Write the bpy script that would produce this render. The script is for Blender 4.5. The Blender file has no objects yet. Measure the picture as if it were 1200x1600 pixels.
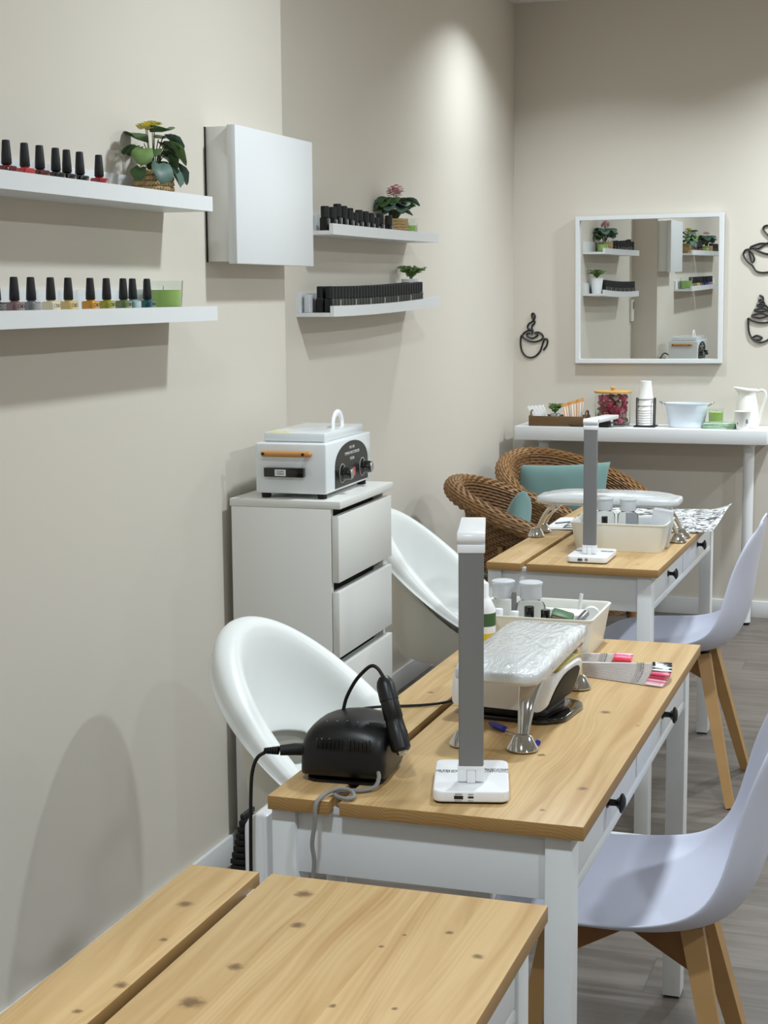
import bpy, bmesh, math, random
from mathutils import Vector, Matrix, Euler
random.seed(7)
PI = math.pi
scene = bpy.context.scene
COL = scene.collection

# ------------------------------------------------------------------ camera
cam_data = bpy.data.cameras.new('camera')
cam = bpy.data.objects.new('camera', cam_data); COL.objects.link(cam); scene.camera = cam
cam_data.sensor_fit = 'VERTICAL'; cam_data.sensor_height = 24.0
cam_data.lens = 2493.24 / 1600 * 24.0
cam_data.clip_start = 0.05; cam_data.clip_end = 60
yaw, pitch, roll = math.radians(18.836), math.radians(7.7796), math.radians(-0.4278)
F = Vector((-math.sin(yaw)*math.cos(pitch), math.cos(yaw)*math.cos(pitch), -math.sin(pitch)))
R = Vector((math.cos(yaw), math.sin(yaw), 0)); U = R.cross(F)
R2 = R*math.cos(roll) + U*math.sin(roll); U2 = -R*math.sin(roll) + U*math.cos(roll)
cam.matrix_world = Matrix(((R2.x, U2.x, -F.x, 0), (R2.y, U2.y, -F.y, 0), (R2.z, U2.z, -F.z, 1.4768), (0, 0, 0, 1)))

# ------------------------------------------------------------------ colour management, world
vs = scene.view_settings
vs.view_transform = 'Standard'; vs.look = 'None'; vs.gamma = 1.0; vs.use_curve_mapping = False
vs.exposure = 0.10
world = bpy.data.worlds.new('world'); scene.world = world; world.use_nodes = True
world.node_tree.nodes['Background'].inputs[0].default_value = (0.9, 0.95, 1.0, 1)
world.node_tree.nodes['Background'].inputs[1].default_value = 0.3

# ------------------------------------------------------------------ ceiling lamps of the room
def downlight(x, y, power, size=0.16, spread=140, z=2.765, col=(0.84, 0.94, 1.0)):
    ld = bpy.data.lights.new('downlight', 'AREA'); ld.shape = 'DISK'; ld.size = size
    ld.energy = power; ld.color = col; ld.spread = math.radians(spread)
    o = bpy.data.objects.new('downlight', ld); COL.objects.link(o); o.location = (x, y, z)
    return o
LP = 31
for (lx, ly, e, sp) in ((-0.50, 0.70, 0.86, 175), (-0.50, 3.60, 0.98, 175), (1.40, 0.70, 0.85, 178), (1.40, 3.60, 1.20, 178),
                        (0.05, 6.75, 1.20, 140), (1.40, 6.40, 1.00, 150), (-1.38, 6.43, 0.32, 130), (-0.50, -1.6, 0.12, 178), (1.40, -1.6, 0.35, 178)):
    downlight(lx, ly, LP*e, spread=sp)

# ------------------------------------------------------------------ helpers
def lin(c):
    return tuple(((v/255)/12.92 if v/255 <= 0.04045 else ((v/255+0.055)/1.055)**2.4) for v in c)
def mat(name, rgb, rough=0.5, metal=0.0, trans=0.0, ior=1.45, bump=0, bscale=200, coat=0, var=0, vscale=6, sheen=0, alpha=1):
    m = bpy.data.materials.new(name); m.use_nodes = True
    nt = m.node_tree; b = nt.nodes['Principled BSDF']
    c = lin(rgb) + (1,)
    b.inputs['Base Color'].default_value = c
    b.inputs['Roughness'].default_value = rough; b.inputs['Metallic'].default_value = metal
    b.inputs['Transmission Weight'].default_value = trans; b.inputs['IOR'].default_value = ior
    b.inputs['Coat Weight'].default_value = coat; b.inputs['Alpha'].default_value = alpha
    if sheen: b.inputs['Sheen Weight'].default_value = sheen
    tc = nt.nodes.new('ShaderNodeTexCoord')
    if var:
        n = nt.nodes.new('ShaderNodeTexNoise'); n.inputs['Scale'].default_value = vscale
        n.inputs['Detail'].default_value = 4
        nt.links.new(tc.outputs['Object'], n.inputs['Vector'])
        mx = nt.nodes.new('ShaderNodeMix'); mx.data_type = 'RGBA'
        mx.inputs[6].default_value = tuple(v*(1-var) for v in c[:3]) + (1,)
        mx.inputs[7].default_value = tuple(min(1, v*(1+var)) for v in c[:3]) + (1,)
        nt.links.new(n.outputs['Fac'], mx.inputs[0]); nt.links.new(mx.outputs[2], b.inputs['Base Color'])
    if bump:
        n = nt.nodes.new('ShaderNodeTexNoise'); n.inputs['Scale'].default_value = bscale
        n.inputs['Detail'].default_value = 3
        nt.links.new(tc.outputs['Object'], n.inputs['Vector'])
        bp = nt.nodes.new('ShaderNodeBump'); bp.inputs['Strength'].default_value = bump; bp.inputs['Distance'].default_value = 0.002
        nt.links.new(n.outputs['Fac'], bp.inputs['Height']); nt.links.new(bp.outputs['Normal'], b.inputs['Normal'])
    return m

class NT:
    """tiny expression helper over a node tree"""
    def __init__(s, m): s.nt = m.node_tree
    def n(s, t, **k):
        nd = s.nt.nodes.new(t)
        for a, v in k.items(): setattr(nd, a, v)
        return nd
    def put(s, sock, v):
        if isinstance(v, bpy.types.NodeSocket): s.nt.links.new(v, sock)
        else: sock.default_value = v
    def m(s, op, a, b=0.0, c=None):
        nd = s.n('ShaderNodeMath', operation=op); s.put(nd.inputs[0], a); s.put(nd.inputs[1], b)
        if c is not None: s.put(nd.inputs[2], c)
        return nd.outputs[0]
    def mix(s, f, a, b):
        nd = s.n('ShaderNodeMix', data_type='RGBA'); s.put(nd.inputs[0], f); s.put(nd.inputs[6], a); s.put(nd.inputs[7], b)
        return nd.outputs[2]
    def xyz(s, x, y, z):
        nd = s.n('ShaderNodeCombineXYZ'); s.put(nd.inputs[0], x); s.put(nd.inputs[1], y); s.put(nd.inputs[2], z)
        return nd.outputs[0]
    def noise(s, v, scale, detail=3, rough=0.5):
        nd = s.n('ShaderNodeTexNoise'); s.put(nd.inputs['Vector'], v); nd.inputs['Scale'].default_value = scale
        nd.inputs['Detail'].default_value = detail; nd.inputs['Roughness'].default_value = rough
        return nd.outputs['Fac']
    def smooth(s, v, a, b):
        nd = s.n('ShaderNodeMapRange', interpolation_type='SMOOTHSTEP'); s.put(nd.inputs['Value'], v)
        nd.inputs['From Min'].default_value = a; nd.inputs['From Max'].default_value = b
        return nd.outputs[0]

def pine(name, knots=(), light=(209, 177, 128), dark=(178, 140, 88), seed=0.0, edge=False):
    m = bpy.data.materials.new(name); m.use_nodes = True
    q = NT(m); b = m.node_tree.nodes['Principled BSDF']
    sp = q.n('ShaderNodeSeparateXYZ'); tc = q.n('ShaderNodeTexCoord')
    q.put(sp.inputs[0], tc.outputs['Object']); x, y, z = sp.outputs
    # planks glued side by side
    pk = q.m('FLOOR', q.m('DIVIDE', q.m('ADD', x, seed*0.31), 0.078))
    wn = q.n('ShaderNodeTexWhiteNoise', noise_dimensions='1D'); q.put(wn.inputs['W'], q.m('ADD', pk, seed)); pr = wn.outputs['Value']
    bend = q.noise(q.xyz(q.m('MULTIPLY', x, 6.0), q.m('ADD', q.m('MULTIPLY', y, 1.3), q.m('MULTIPLY', pr, 9.0)), seed), 1.0, 2)
    bsum = q.m('MULTIPLY', q.m('SUBTRACT', bend, 0.5), 0.10)
    mask = None
    for (ku, kv, kr) in knots:
        dx = q.m('DIVIDE', q.m('SUBTRACT', x, ku), kr); dy = q.m('DIVIDE', q.m('SUBTRACT', y, kv), kr*1.0)
        wob = q.m('MULTIPLY', q.m('SUBTRACT', q.noise(tc.outputs['Object'], 140.0, 2), 0.5), 0.9)
        d = q.m('ADD', q.m('SQRT', q.m('ADD', q.m('MULTIPLY', dx, dx), q.m('MULTIPLY', dy, dy))), wob)
        mk = q.m('SUBTRACT', 1.0, q.smooth(d, 0.25, 1.2))
        mask = mk if mask is None else q.m('MAXIMUM', mask, mk)
        dy2 = q.m('DIVIDE', dy, 3.2)
        g = q.m('DIVIDE', kr*1.1, q.m('ADD', 1.0, q.m('MULTIPLY', q.m('ADD', q.m('MULTIPLY', dx, dx), q.m('MULTIPLY', dy2, dy2)), 0.6)))
        sg = q.m('MULTIPLY', g, q.m('DIVIDE', dx, q.m('ADD', q.m('ABSOLUTE', dx), 0.6)))
        bsum = q.m('SUBTRACT', bsum, sg)
    u = q.m('ADD', q.m('ADD', x, bsum), q.m('MULTIPLY', pr, 0.37))
    zz = q.m('ADD', q.m('SUBTRACT', z, 0.66), q.m('MULTIPLY', pr, 0.05))
    cu = q.m('SUBTRACT', q.m('FRACT', q.m('DIVIDE', u, 0.11)), 0.5)
    rad = q.m('SQRT', q.m('ADD', q.m('POWER', q.m('MULTIPLY', cu, 0.11), 2.0), q.m('POWER', zz, 2.0)))
    ring = q.m('SINE', q.m('MULTIPLY', q.m('ADD', rad, q.m('MULTIPLY', u, 0.35)), 1350.0))
    ring = q.m('ADD', q.m('MULTIPLY', ring, 0.5), 0.5)
    broad = q.noise(q.xyz(q.m('MULTIPLY', u, 42.0), q.m('MULTIPLY', y, 2.2), seed), 1.0, 3)
    fib = q.noise(q.xyz(q.m('MULTIPLY', u, 420.0), q.m('MULTIPLY', y, 9.0), seed), 1.0, 2)
    top = q.m('MULTIPLY', ring, 0.20)
    f = q.m('ADD', top, q.m('ADD', q.m('MULTIPLY', q.smooth(broad, 0.38, 0.72), 0.62), q.m('MULTIPLY', fib, 0.22)))
    f = q.m('ADD', f, q.m('MULTIPLY', q.m('SUBTRACT', pr, 0.5), 0.22))
    sn = q.n('ShaderNodeSeparateXYZ'); q.put(sn.inputs[0], tc.outputs['Normal'])
    endg = q.m('GREATER_THAN', q.m('ABSOLUTE', sn.outputs[1]), 0.7)
    side = q.m('LESS_THAN', q.m('ABSOLUTE', sn.outputs[2]), 0.6)
    f = q.m('ADD', f, q.m('ADD', q.m('MULTIPLY', side, 0.65), q.m('MULTIPLY', q.m('MULTIPLY', endg, ring), 0.9)))
    col = q.mix(f, lin(light)+(1,), lin(dark)+(1,))
    col = q.mix(q.m('ADD', q.m('MULTIPLY', side, 0.35), q.m('MULTIPLY', q.m('MULTIPLY', endg, ring), 0.35)), col, lin((138, 102, 58))+(1,))
    if mask is not None:
        col = q.mix(q.m('MULTIPLY', mask, 0.85), col, lin((104, 72, 44))+(1,))
    q.put(b.inputs['Base Color'], col)
    b.inputs['Roughness'].default_value = 0.42
    b.inputs['Specular IOR Level'].default_value = 0.35
    bp = q.n('ShaderNodeBump'); bp.inputs['Strength'].default_value = 0.12; bp.inputs['Distance'].default_value = 0.001
    q.put(bp.inputs['Height'], fib); q.put(b.inputs['Normal'], bp.outputs['Normal'])
    return m

def link(o, parent=None):
    COL.objects.link(o)
    if parent is not None: o.parent = parent
    return o
def obj(name, bm, m, parent=None, sharp=38, label=None, flat=False):
    bmesh.ops.recalc_face_normals(bm, faces=bm.faces[:])
    for f in bm.faces: f.smooth = not flat
    if not flat:
        th = math.radians(sharp)
        for e in bm.edges:
            if len(e.link_faces) == 2 and e.calc_face_angle(0) > th: e.smooth = False
    me = bpy.data.meshes.new(name); bm.to_mesh(me); bm.free()
    for x in (m if isinstance(m, (list, tuple)) else [m]): me.materials.append(x)
    o = bpy.data.objects.new(name, me); link(o, parent)
    if label: o['label'] = label
    return o
def thing(name, label, cat, loc=(0, 0, 0), rz=0, group=None):
    o = bpy.data.objects.new(name, None); COL.objects.link(o); o.empty_display_size = 0.05
    o.location = loc; o.rotation_euler = (0, 0, rz); o['label'] = label; o['category'] = cat
    if group: o['group'] = group
    return o
def tag(o, label, cat, group=None, loc=None, rz=None):
    o['label'] = label; o['category'] = cat
    if group: o['group'] = group
    if loc is not None: o.location = loc
    if rz is not None: o.rotation_euler = (0, 0, rz)
    return o
def struct(name, bm, m, **k):
    o = obj(name, bm, m, **k); o['kind'] = 'structure'; return o
def copy_tree(o, parent=None):
    c = o.copy(); COL.objects.link(c); c.parent = parent
    for ch in list(o.children): copy_tree(ch, c)
    return c
def dup(root, loc, rz, label, group=None):
    c = copy_tree(root); c.location = loc; c.rotation_euler = (0, 0, rz); c['label'] = label
    if group: c['group'] = group
    elif 'group' in c: del c['group']
    return c

def B(): return bmesh.new()
def box(bm, x0, y0, z0, x1, y1, z1, bev=0.0, seg=2, M=None, mi=0):
    t = bmesh.new(); bmesh.ops.create_cube(t, size=1.0)
    for v in t.verts: v.co = Vector(((x0+x1)/2+v.co.x*(x1-x0), (y0+y1)/2+v.co.y*(y1-y0), (z0+z1)/2+v.co.z*(z1-z0)))
    if bev: bmesh.ops.bevel(t, geom=t.edges[:], offset=bev, segments=seg, profile=0.5, affect='EDGES')
    return merge(bm, t, M, mi)
def merge(bm, t, M=None, mi=0):
    vm = {}
    for v in t.verts: vm[v] = bm.verts.new(M @ v.co if M is not None else v.co)
    for f in t.faces:
        try: nf = bm.faces.new([vm[v] for v in f.verts]); nf.material_index = mi or f.material_index
        except ValueError: pass
    t.free(); return bm
def rbox(bm, x0, y0, z0, x1, y1, z1, rv, bev=0.002, M=None, seg=6, top_scale=None, mi=0):
    """box with rounded vertical corners; top_scale tapers"""
    pts = []
    for (cx, cy, a0) in ((x1-rv, y1-rv, 0), (x0+rv, y1-rv, 90), (x0+rv, y0+rv, 180), (x1-rv, y0+rv, 270)):
        for k in range(seg+1):
            a = math.radians(a0+90*k/seg); pts.append((cx+rv*math.cos(a), cy+rv*math.sin(a)))
    return prism(bm, pts, z0, z1, bev, M, mi)
def prism(bm, pts, z0, z1, bev=0.0, M=None, mi=0):
    t = bmesh.new()
    lo = [t.verts.new((p[0], p[1], z0)) for p in pts]; f = t.faces.new(lo)
    r = bmesh.ops.extrude_face_region(t, geom=[f])
    for v in [g for g in r['geom'] if isinstance(g, bmesh.types.BMVert)]: v.co.z = z1
    bmesh.ops.recalc_face_normals(t, faces=t.faces[:])
    if bev:
        ed = [e for e in t.edges if abs(e.verts[0].co.z-e.verts[1].co.z) < 1e-6]
        bmesh.ops.bevel(t, geom=ed, offset=bev, segments=3, profile=0.5, affect='EDGES')
    return merge(bm, t, M, mi)
def lathe(bm, prof, n=24, M=None, mi=0, cap0=True, cap1=True):
    rings = []
    for (r, z) in prof:
        ring = []
        for k in range(n):
            a = 2*PI*k/n; v = Vector((r*math.cos(a), r*math.sin(a), z)); ring.append(bm.verts.new(M @ v if M is not None else v))
        rings.append(ring)
    for i in range(len(rings)-1):
        for k in range(n):
            f = bm.faces.new((rings[i][k], rings[i][(k+1) % n], rings[i+1][(k+1) % n], rings[i+1][k])); f.material_index = mi
    if cap0: f = bm.faces.new(rings[0][::-1]); f.material_index = mi
    if cap1: f = bm.faces.new(rings[-1]); f.material_index = mi
    return bm
def tube(bm, pts, r, n=8, closed=False, M=None, flat=None, mi=0, sq=None):
    """swept tube through points; r number or list; flat=(nx,ny) section scale"""
    P = [Vector(p) for p in pts]; N = len(P); rr = r if isinstance(r, (list, tuple)) else [r]*N
    rings = []; prev = None
    for i in range(N):
        if closed: t = (P[(i+1) % N]-P[i-1])
        else: t = P[min(i+1, N-1)]-P[max(i-1, 0)]
        t.normalize()
        if prev is None:
            up = Vector((0, 0, 1)) if abs(t.z) < 0.9 else Vector((1, 0, 0))
            a = t.cross(up).normalized()
        else:
            a = (prev - t*prev.dot(t)).normalized()
        prev = a; b = t.cross(a)
        ring = []
        for k in range(n):
            th = 2*PI*k/n + (PI/4 if n == 4 else 0)
            sx, sy = (flat if flat else (1, 1))
            v = P[i] + a*(rr[i]*sx*math.cos(th)) + b*(rr[i]*sy*math.sin(th))
            ring.append(bm.verts.new(M @ v if M is not None else v))
        rings.append(ring)
    L = N if closed else N-1
    for i in range(L):
        A, C = rings[i], rings[(i+1) % N]
        for k in range(n):
            f = bm.faces.new((A[k], A[(k+1) % n], C[(k+1) % n], C[k])); f.material_index = mi
    if not closed:
        bm.faces.new(rings[0][::-1]).material_index = mi; bm.faces.new(rings[-1]).material_index = mi
    return bm
def spline(pts, k=8, closed=False):
    """Catmull-Rom through the points"""
    P = [Vector(p) for p in pts]; out = []; N = len(P)
    for i in range(N if closed else N-1):
        p0 = P[i-1] if (closed or i > 0) else P[0]*2-P[1]
        p1 = P[i]; p2 = P[(i+1) % N]
        p3 = P[(i+2) % N] if (closed or i+2 < N) else P[-1]*2-P[-2]
        for j in range(k):
            t = j/k
            out.append(0.5*((2*p1)+(-p0+p2)*t+(2*p0-5*p1+4*p2-p3)*t*t+(-p0+3*p1-3*p2+p3)*t**3))
    if not closed: out.append(P[-1])
    return out
def grid(bm, fn, nu, nv, wrapu=False, mi=0, skip=None):
    V = [[bm.verts.new(fn(i, j)) for j in range(nv)] for i in range(nu)]
    for i in range(nu if wrapu else nu-1):
        for j in range(nv-1):
            if skip and skip(i, j): continue
            f = bm.faces.new((V[i][j], V[(i+1) % nu][j], V[(i+1) % nu][j+1], V[i][j+1])); f.material_index = mi
    return V
def sphere(bm, c, r, sc=(1, 1, 1), u=16, v=10, M=None, mi=0):
    t = bmesh.new(); bmesh.ops.create_uvsphere(t, u_segments=u, v_segments=v, radius=r)
    for w in t.verts: w.co = Vector((c[0]+w.co.x*sc[0], c[1]+w.co.y*sc[1], c[2]+w.co.z*sc[2]))
    return merge(bm, t, M, mi)
def T(x, y, z): return Matrix.Translation((x, y, z))
def RX(a): return Matrix.Rotation(a, 4, 'X')
def RY(a): return Matrix.Rotation(a, 4, 'Y')
def RZ(a): return Matrix.Rotation(a, 4, 'Z')
def mods(o, solid=None, sub=0, offset=-1.0):
    if solid:
        s = o.modifiers.new('solid', 'SOLIDIFY'); s.thickness = solid; s.offset = offset; s.use_even_offset = False
    if sub:
        s = o.modifiers.new('sub', 'SUBSURF'); s.levels = sub; s.render_levels = sub
    return o
def lettering(txt, size, m, M, parent, name='lettering', extrude=0.0003, align='CENTER'):
    cu = bpy.data.curves.new('t', 'FONT'); cu.body = txt; cu.size = size; cu.extrude = extrude
    cu.align_x = align; cu.align_y = 'CENTER'; cu.resolution_u = 2
    o = bpy.data.objects.new('t', cu); me = bpy.data.meshes.new_from_object(o)
    bpy.data.objects.remove(o); bpy.data.curves.remove(cu)
    me.transform(M); me.materials.append(m); me.name = name
    w = bpy.data.objects.new(name, me); link(w, parent); return w

# ------------------------------------------------------------------ materials
M_wall = mat('wall_paint', (210, 202, 190), 0.75, bump=0.06, bscale=260, var=0.02, vscale=1.5)
M_ceil = mat('ceiling_paint', (235, 233, 228), 0.8, var=0.01)
M_trim = mat('trim_white', (222, 222, 222), 0.45, var=0.02)
M_white = mat('white_foil', (222, 223, 224), 0.38, var=0.01)
M_cab = mat('white_cabinet_foil', (222, 221, 216), 0.4, var=0.015)
M_desk = mat('white_desk_stain', (222, 223, 224), 0.42, var=0.02, vscale=12, bump=0.05, bscale=60)
M_shell = mat('white_chair_plastic', (231, 233, 230), 0.38, bump=0.03, bscale=700)
M_shell2 = mat('cool_white_chair_plastic', (214, 216, 232), 0.4, bump=0.02, bscale=500)
M_plastic = mat('white_plastic', (240, 240, 242), 0.3)
M_grey = mat('grey_satin_metal', (128, 128, 127), 0.42, metal=0.1)
M_chrome = mat('chrome', (210, 208, 205), 0.07, metal=1.0)
M_steel = mat('brushed_metal', (180, 180, 182), 0.25, metal=1.0)
M_black = mat('black_plastic', (16, 16, 17), 0.38)
M_blackg = mat('black_gloss', (8, 8, 9), 0.12, coat=0.5)
M_blackm = mat('black_matte_cap', (17, 18, 20), 0.55)
M_rubber = mat('black_rubber', (14, 14, 14), 0.6)
M_dark = mat('dark_gap', (30, 28, 26), 0.8)
M_glass = mat('clear_glass', (245, 250, 248), 0.03, trans=1.0, ior=1.3)
M_clear = mat('clear_plastic', (240, 242, 246), 0.08, trans=1.0, ior=1.15)
M_frost = mat('frosted_plastic', (236, 238, 242), 0.35, trans=0.45, ior=1.3)
M_candle = mat('green_wax', (186, 218, 118), 0.5)
M_leaf = mat('leaf_green', (66, 96, 52), 0.5, var=0.35, vscale=60)
M_leafb = mat('leaf_blue_green', (84, 110, 98), 0.5, var=0.25, vscale=60)
M_leafl = mat('leaf_light', (110, 138, 78), 0.5, var=0.25, vscale=60)
M_stem = mat('stem', (70, 72, 40), 0.6)
M_yellow = mat('yellow_petal', (238, 226, 128), 0.55, var=0.15, vscale=80)
M_pink = mat('pink_petal', (238, 184, 192), 0.55, var=0.15, vscale=80)
M_soil = mat('soil', (50, 38, 28), 0.9, var=0.3, vscale=80)
M_rattan = mat('rattan', (134, 98, 60), 0.5, var=0.45, vscale=22, bump=0.15, bscale=300)
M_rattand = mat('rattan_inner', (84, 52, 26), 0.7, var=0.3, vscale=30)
M_rope = mat('seagrass_rope', (192, 164, 118), 0.75, var=0.35, vscale=60, bump=0.3, bscale=500)
M_teal = mat('teal_cloth', (98, 128, 125), 0.85, var=0.06, vscale=15, bump=0.25, bscale=900, sheen=0.3)
M_wire = mat('black_wire', (18, 18, 18), 0.45)
M_legw = mat('beech_leg', (178, 138, 88), 0.45, var=0.1, vscale=18)
M_legd = mat('walnut_stained_brace', (144, 100, 56), 0.5, var=0.15, vscale=18)
M_bamboo = mat('bamboo', (204, 160, 92), 0.4, var=0.1, vscale=30)
M_bhandle = mat('wooden_grip', (196, 142, 84), 0.35, var=0.06, vscale=30)
M_steri = mat('enamel_white_metal', (226, 230, 232), 0.22, coat=0.3)
M_traywood = mat('dark_oak_tray', (104, 78, 48), 0.55, var=0.2, vscale=30)
M_cream = mat('cream_plastic_bin', (232, 230, 220), 0.35)
M_paper = mat('white_paper', (238, 238, 238), 0.7)
M_enamel = mat('pale_blue_enamel', (222, 230, 240), 0.28, coat=0.3)
M_jug = mat('cream_enamel', (232, 230, 222), 0.3, coat=0.2)
M_ink = mat('grey_ink', (110, 118, 124), 0.6)
M_inkw = mat('white_ink', (210, 210, 205), 0.6)
M_blue = mat('blue_plastic', (36, 44, 170), 0.35)
M_green = mat('green_plastic', (66, 100, 60), 0.45)
M_strip = mat('clear_swatch_plastic', (224, 218, 216), 0.2, coat=0.5)
M_gold = mat('gold_translucent_plastic', (168, 152, 62), 0.15, coat=0.6)
M_cable = mat('grey_cable', (132, 130, 128), 0.5)
M_red = mat('red_switch', (170, 30, 28), 0.3, coat=0.5)
M_backsplash = M_wall

def vinyl_wrap():
    m = bpy.data.materials.new('cling_film_over_vinyl'); m.use_nodes = True
    q = NT(m); b = m.node_tree.nodes['Principled BSDF']
    tc = q.n('ShaderNodeTexCoord')
    b.inputs['Base Color'].default_value = lin((214, 216, 217))+(1,)
    b.inputs['Roughness'].default_value = 0.32; b.inputs['Coat Weight'].default_value = 1.0; b.inputs['Coat Roughness'].default_value = 0.12
    sp = q.n('ShaderNodeSeparateXYZ'); q.put(sp.inputs[0], tc.outputs['Object'])
    v = q.xyz(q.m('MULTIPLY', sp.outputs[0], 1.0), q.m('MULTIPLY', sp.outputs[1], 3.2), sp.outputs[2])
    n1 = q.n('ShaderNodeTexNoise'); q.put(n1.inputs['Vector'], v); n1.inputs['Scale'].default_value = 13
    n1.inputs['Detail'].default_value = 3; n1.inputs['Distortion'].default_value = 2.2; n1.inputs['Roughness'].default_value = 0.5
    bp = q.n('ShaderNodeBump'); bp.inputs['Strength'].default_value = 0.9; bp.inputs['Distance'].default_value = 0.012
    q.put(bp.inputs['Height'], n1.outputs['Fac']); q.put(b.inputs['Coat Normal'], bp.outputs['Normal'])
    bp2 = q.n('ShaderNodeBump'); bp2.inputs['Strength'].default_value = 0.25; bp2.inputs['Distance'].default_value = 0.005
    q.put(bp2.inputs['Height'], n1.outputs['Fac']); q.put(b.inputs['Normal'], bp2.outputs['Normal'])
    return m
M_vinyl = vinyl_wrap()

def floor_mat():
    m = bpy.data.materials.new('grey_oak_laminate'); m.use_nodes = True
    q = NT(m); b = m.node_tree.nodes['Principled BSDF']
    tc = q.n('ShaderNodeTexCoord'); sp = q.n('ShaderNodeSeparateXYZ'); q.put(sp.inputs[0], tc.outputs['Object']); x, y, z = sp.outputs
    row = q.m('FLOOR', q.m('DIVIDE', y, 0.19))
    wn = q.n('ShaderNodeTexWhiteNoise', noise_dimensions='1D'); q.put(wn.inputs['W'], row)
    xs = q.m('ADD', x, q.m('MULTIPLY', wn.outputs['Value'], 5.0))
    cell = q.m('FLOOR', q.m('DIVIDE', xs, 1.2))
    wn2 = q.n('ShaderNodeTexWhiteNoise', noise_dimensions='2D'); q.put(wn2.inputs['Vector'], q.xyz(cell, row, 0.0)); pv = wn2.outputs['Value']
    g = q.noise(q.xyz(q.m('MULTIPLY', xs, 2.2), q.m('ADD', q.m('MULTIPLY', y, 26.0), q.m('MULTIPLY', pv, 30.0)), pv), 1.0, 5, 0.6)
    g2 = q.noise(q.xyz(q.m('MULTIPLY', xs, 9.0), q.m('MULTIPLY', y, 150.0), pv), 1.0, 3, 0.6)
    f = q.m('ADD', q.m('MULTIPLY', q.smooth(g, 0.3, 0.72), 0.6), q.m('ADD', q.m('MULTIPLY', g2, 0.3), q.m('MULTIPLY', q.m('SUBTRACT', pv, 0.5), 0.35)))
    col = q.mix(f, lin((116, 107, 99))+(1,), lin((70, 62, 56))+(1,))
    fy = q.m('FRACT', q.m('DIVIDE', y, 0.19)); fx = q.m('FRACT', q.m('DIVIDE', xs, 1.2))
    e = q.m('MINIMUM', q.m('MULTIPLY', q.m('MINIMUM', fy, q.m('SUBTRACT', 1.0, fy)), 0.19), q.m('MULTIPLY', q.m('MINIMUM', fx, q.m('SUBTRACT', 1.0, fx)), 1.2))
    seam = q.m('SUBTRACT', 1.0, q.smooth(e, 0.0005, 0.0025))
    col = q.mix(q.m('MULTIPLY', seam, 0.6), col, lin((60, 54, 48))+(1,))
    kn = q.n('ShaderNodeTexVoronoi'); q.put(kn.inputs['Vector'], q.xyz(q.m('MULTIPLY', xs, 1.6), q.m('MULTIPLY', y, 5.0), 0.0)); kn.inputs['Scale'].default_value = 1.0
    k = q.m('SUBTRACT', 1.0, q.smooth(kn.outputs['Distance'], 0.02, 0.09))
    col = q.mix(q.m('MULTIPLY', k, 0.5), col, lin((62, 55, 48))+(1,))
    q.put(b.inputs['Base Color'], col); b.inputs['Roughness'].default_value = 0.42
    bp = q.n('ShaderNodeBump'); bp.inputs['Strength'].default_value = 0.15; bp.inputs['Distance'].default_value = 0.002
    q.put(bp.inputs['Height'], g2); q.put(b.inputs['Normal'], bp.outputs['Normal'])
    return m
M_floor = floor_mat()

def mirror_mat():
    m = bpy.data.materials.new('mirror_silver'); m.use_nodes = True
    b = m.node_tree.nodes['Principled BSDF']; b.inputs['Metallic'].default_value = 1.0
    b.inputs['Roughness'].default_value = 0.0; b.inputs['Base Color'].default_value = (0.82, 0.84, 0.83, 1)
    return m
M_mirror = mirror_mat()

# ================================================================== the room
XN, XF, YE, YB, CH = -1.69, -1.85, 4.12, 7.32, 2.784
bm = B(); box(bm, -2.6, -3.0, -0.1, 3.2, YB+0.5, 0.0); struct('floor', bm, M_floor)
bm = B(); box(bm, -2.6, -3.0, CH, 3.2, YB+0.5, CH+0.1); struct('ceiling', bm, M_ceil)
bm = B()
prism(bm, [(-2.2, -3.0), (XN, -3.0), (XN, YE), (XF, YE), (XF, YB), (-2.2, YB)], 0, CH)
struct('wall_left', bm, M_wall)
bm = B(); box(bm, -2.2, YB, 0, 3.2, YB+0.15, CH); struct('wall_back', bm, M_wall)
bm = B(); box(bm, 2.9, -3.0, 0, 3.05, YB, CH); struct('wall_right', bm, M_wall)
bm = B(); box(bm, -2.2, -3.15, 0, 3.05, -3.0, CH); struct('wall_rear', bm, M_wall)
bm = B(); box(bm, XF, YB-0.012, 0, 2.9, YB, 0.078, 0.003); struct('baseboard_back', bm, M_trim)
bm = B(); box(bm, XF, YE, 0, XF+0.012, YB-0.012, 0.078, 0.003); struct('baseboard_left', bm, M_trim)
bm = B(); box(bm, XN, -3.0, 0, XN+0.012, YE+0.012, 0.078, 0.003); box(bm, XF, YE, 0, XN+0.012, YE+0.012, 0.078, 0.003); struct('baseboard_near', bm, M_trim)

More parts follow.
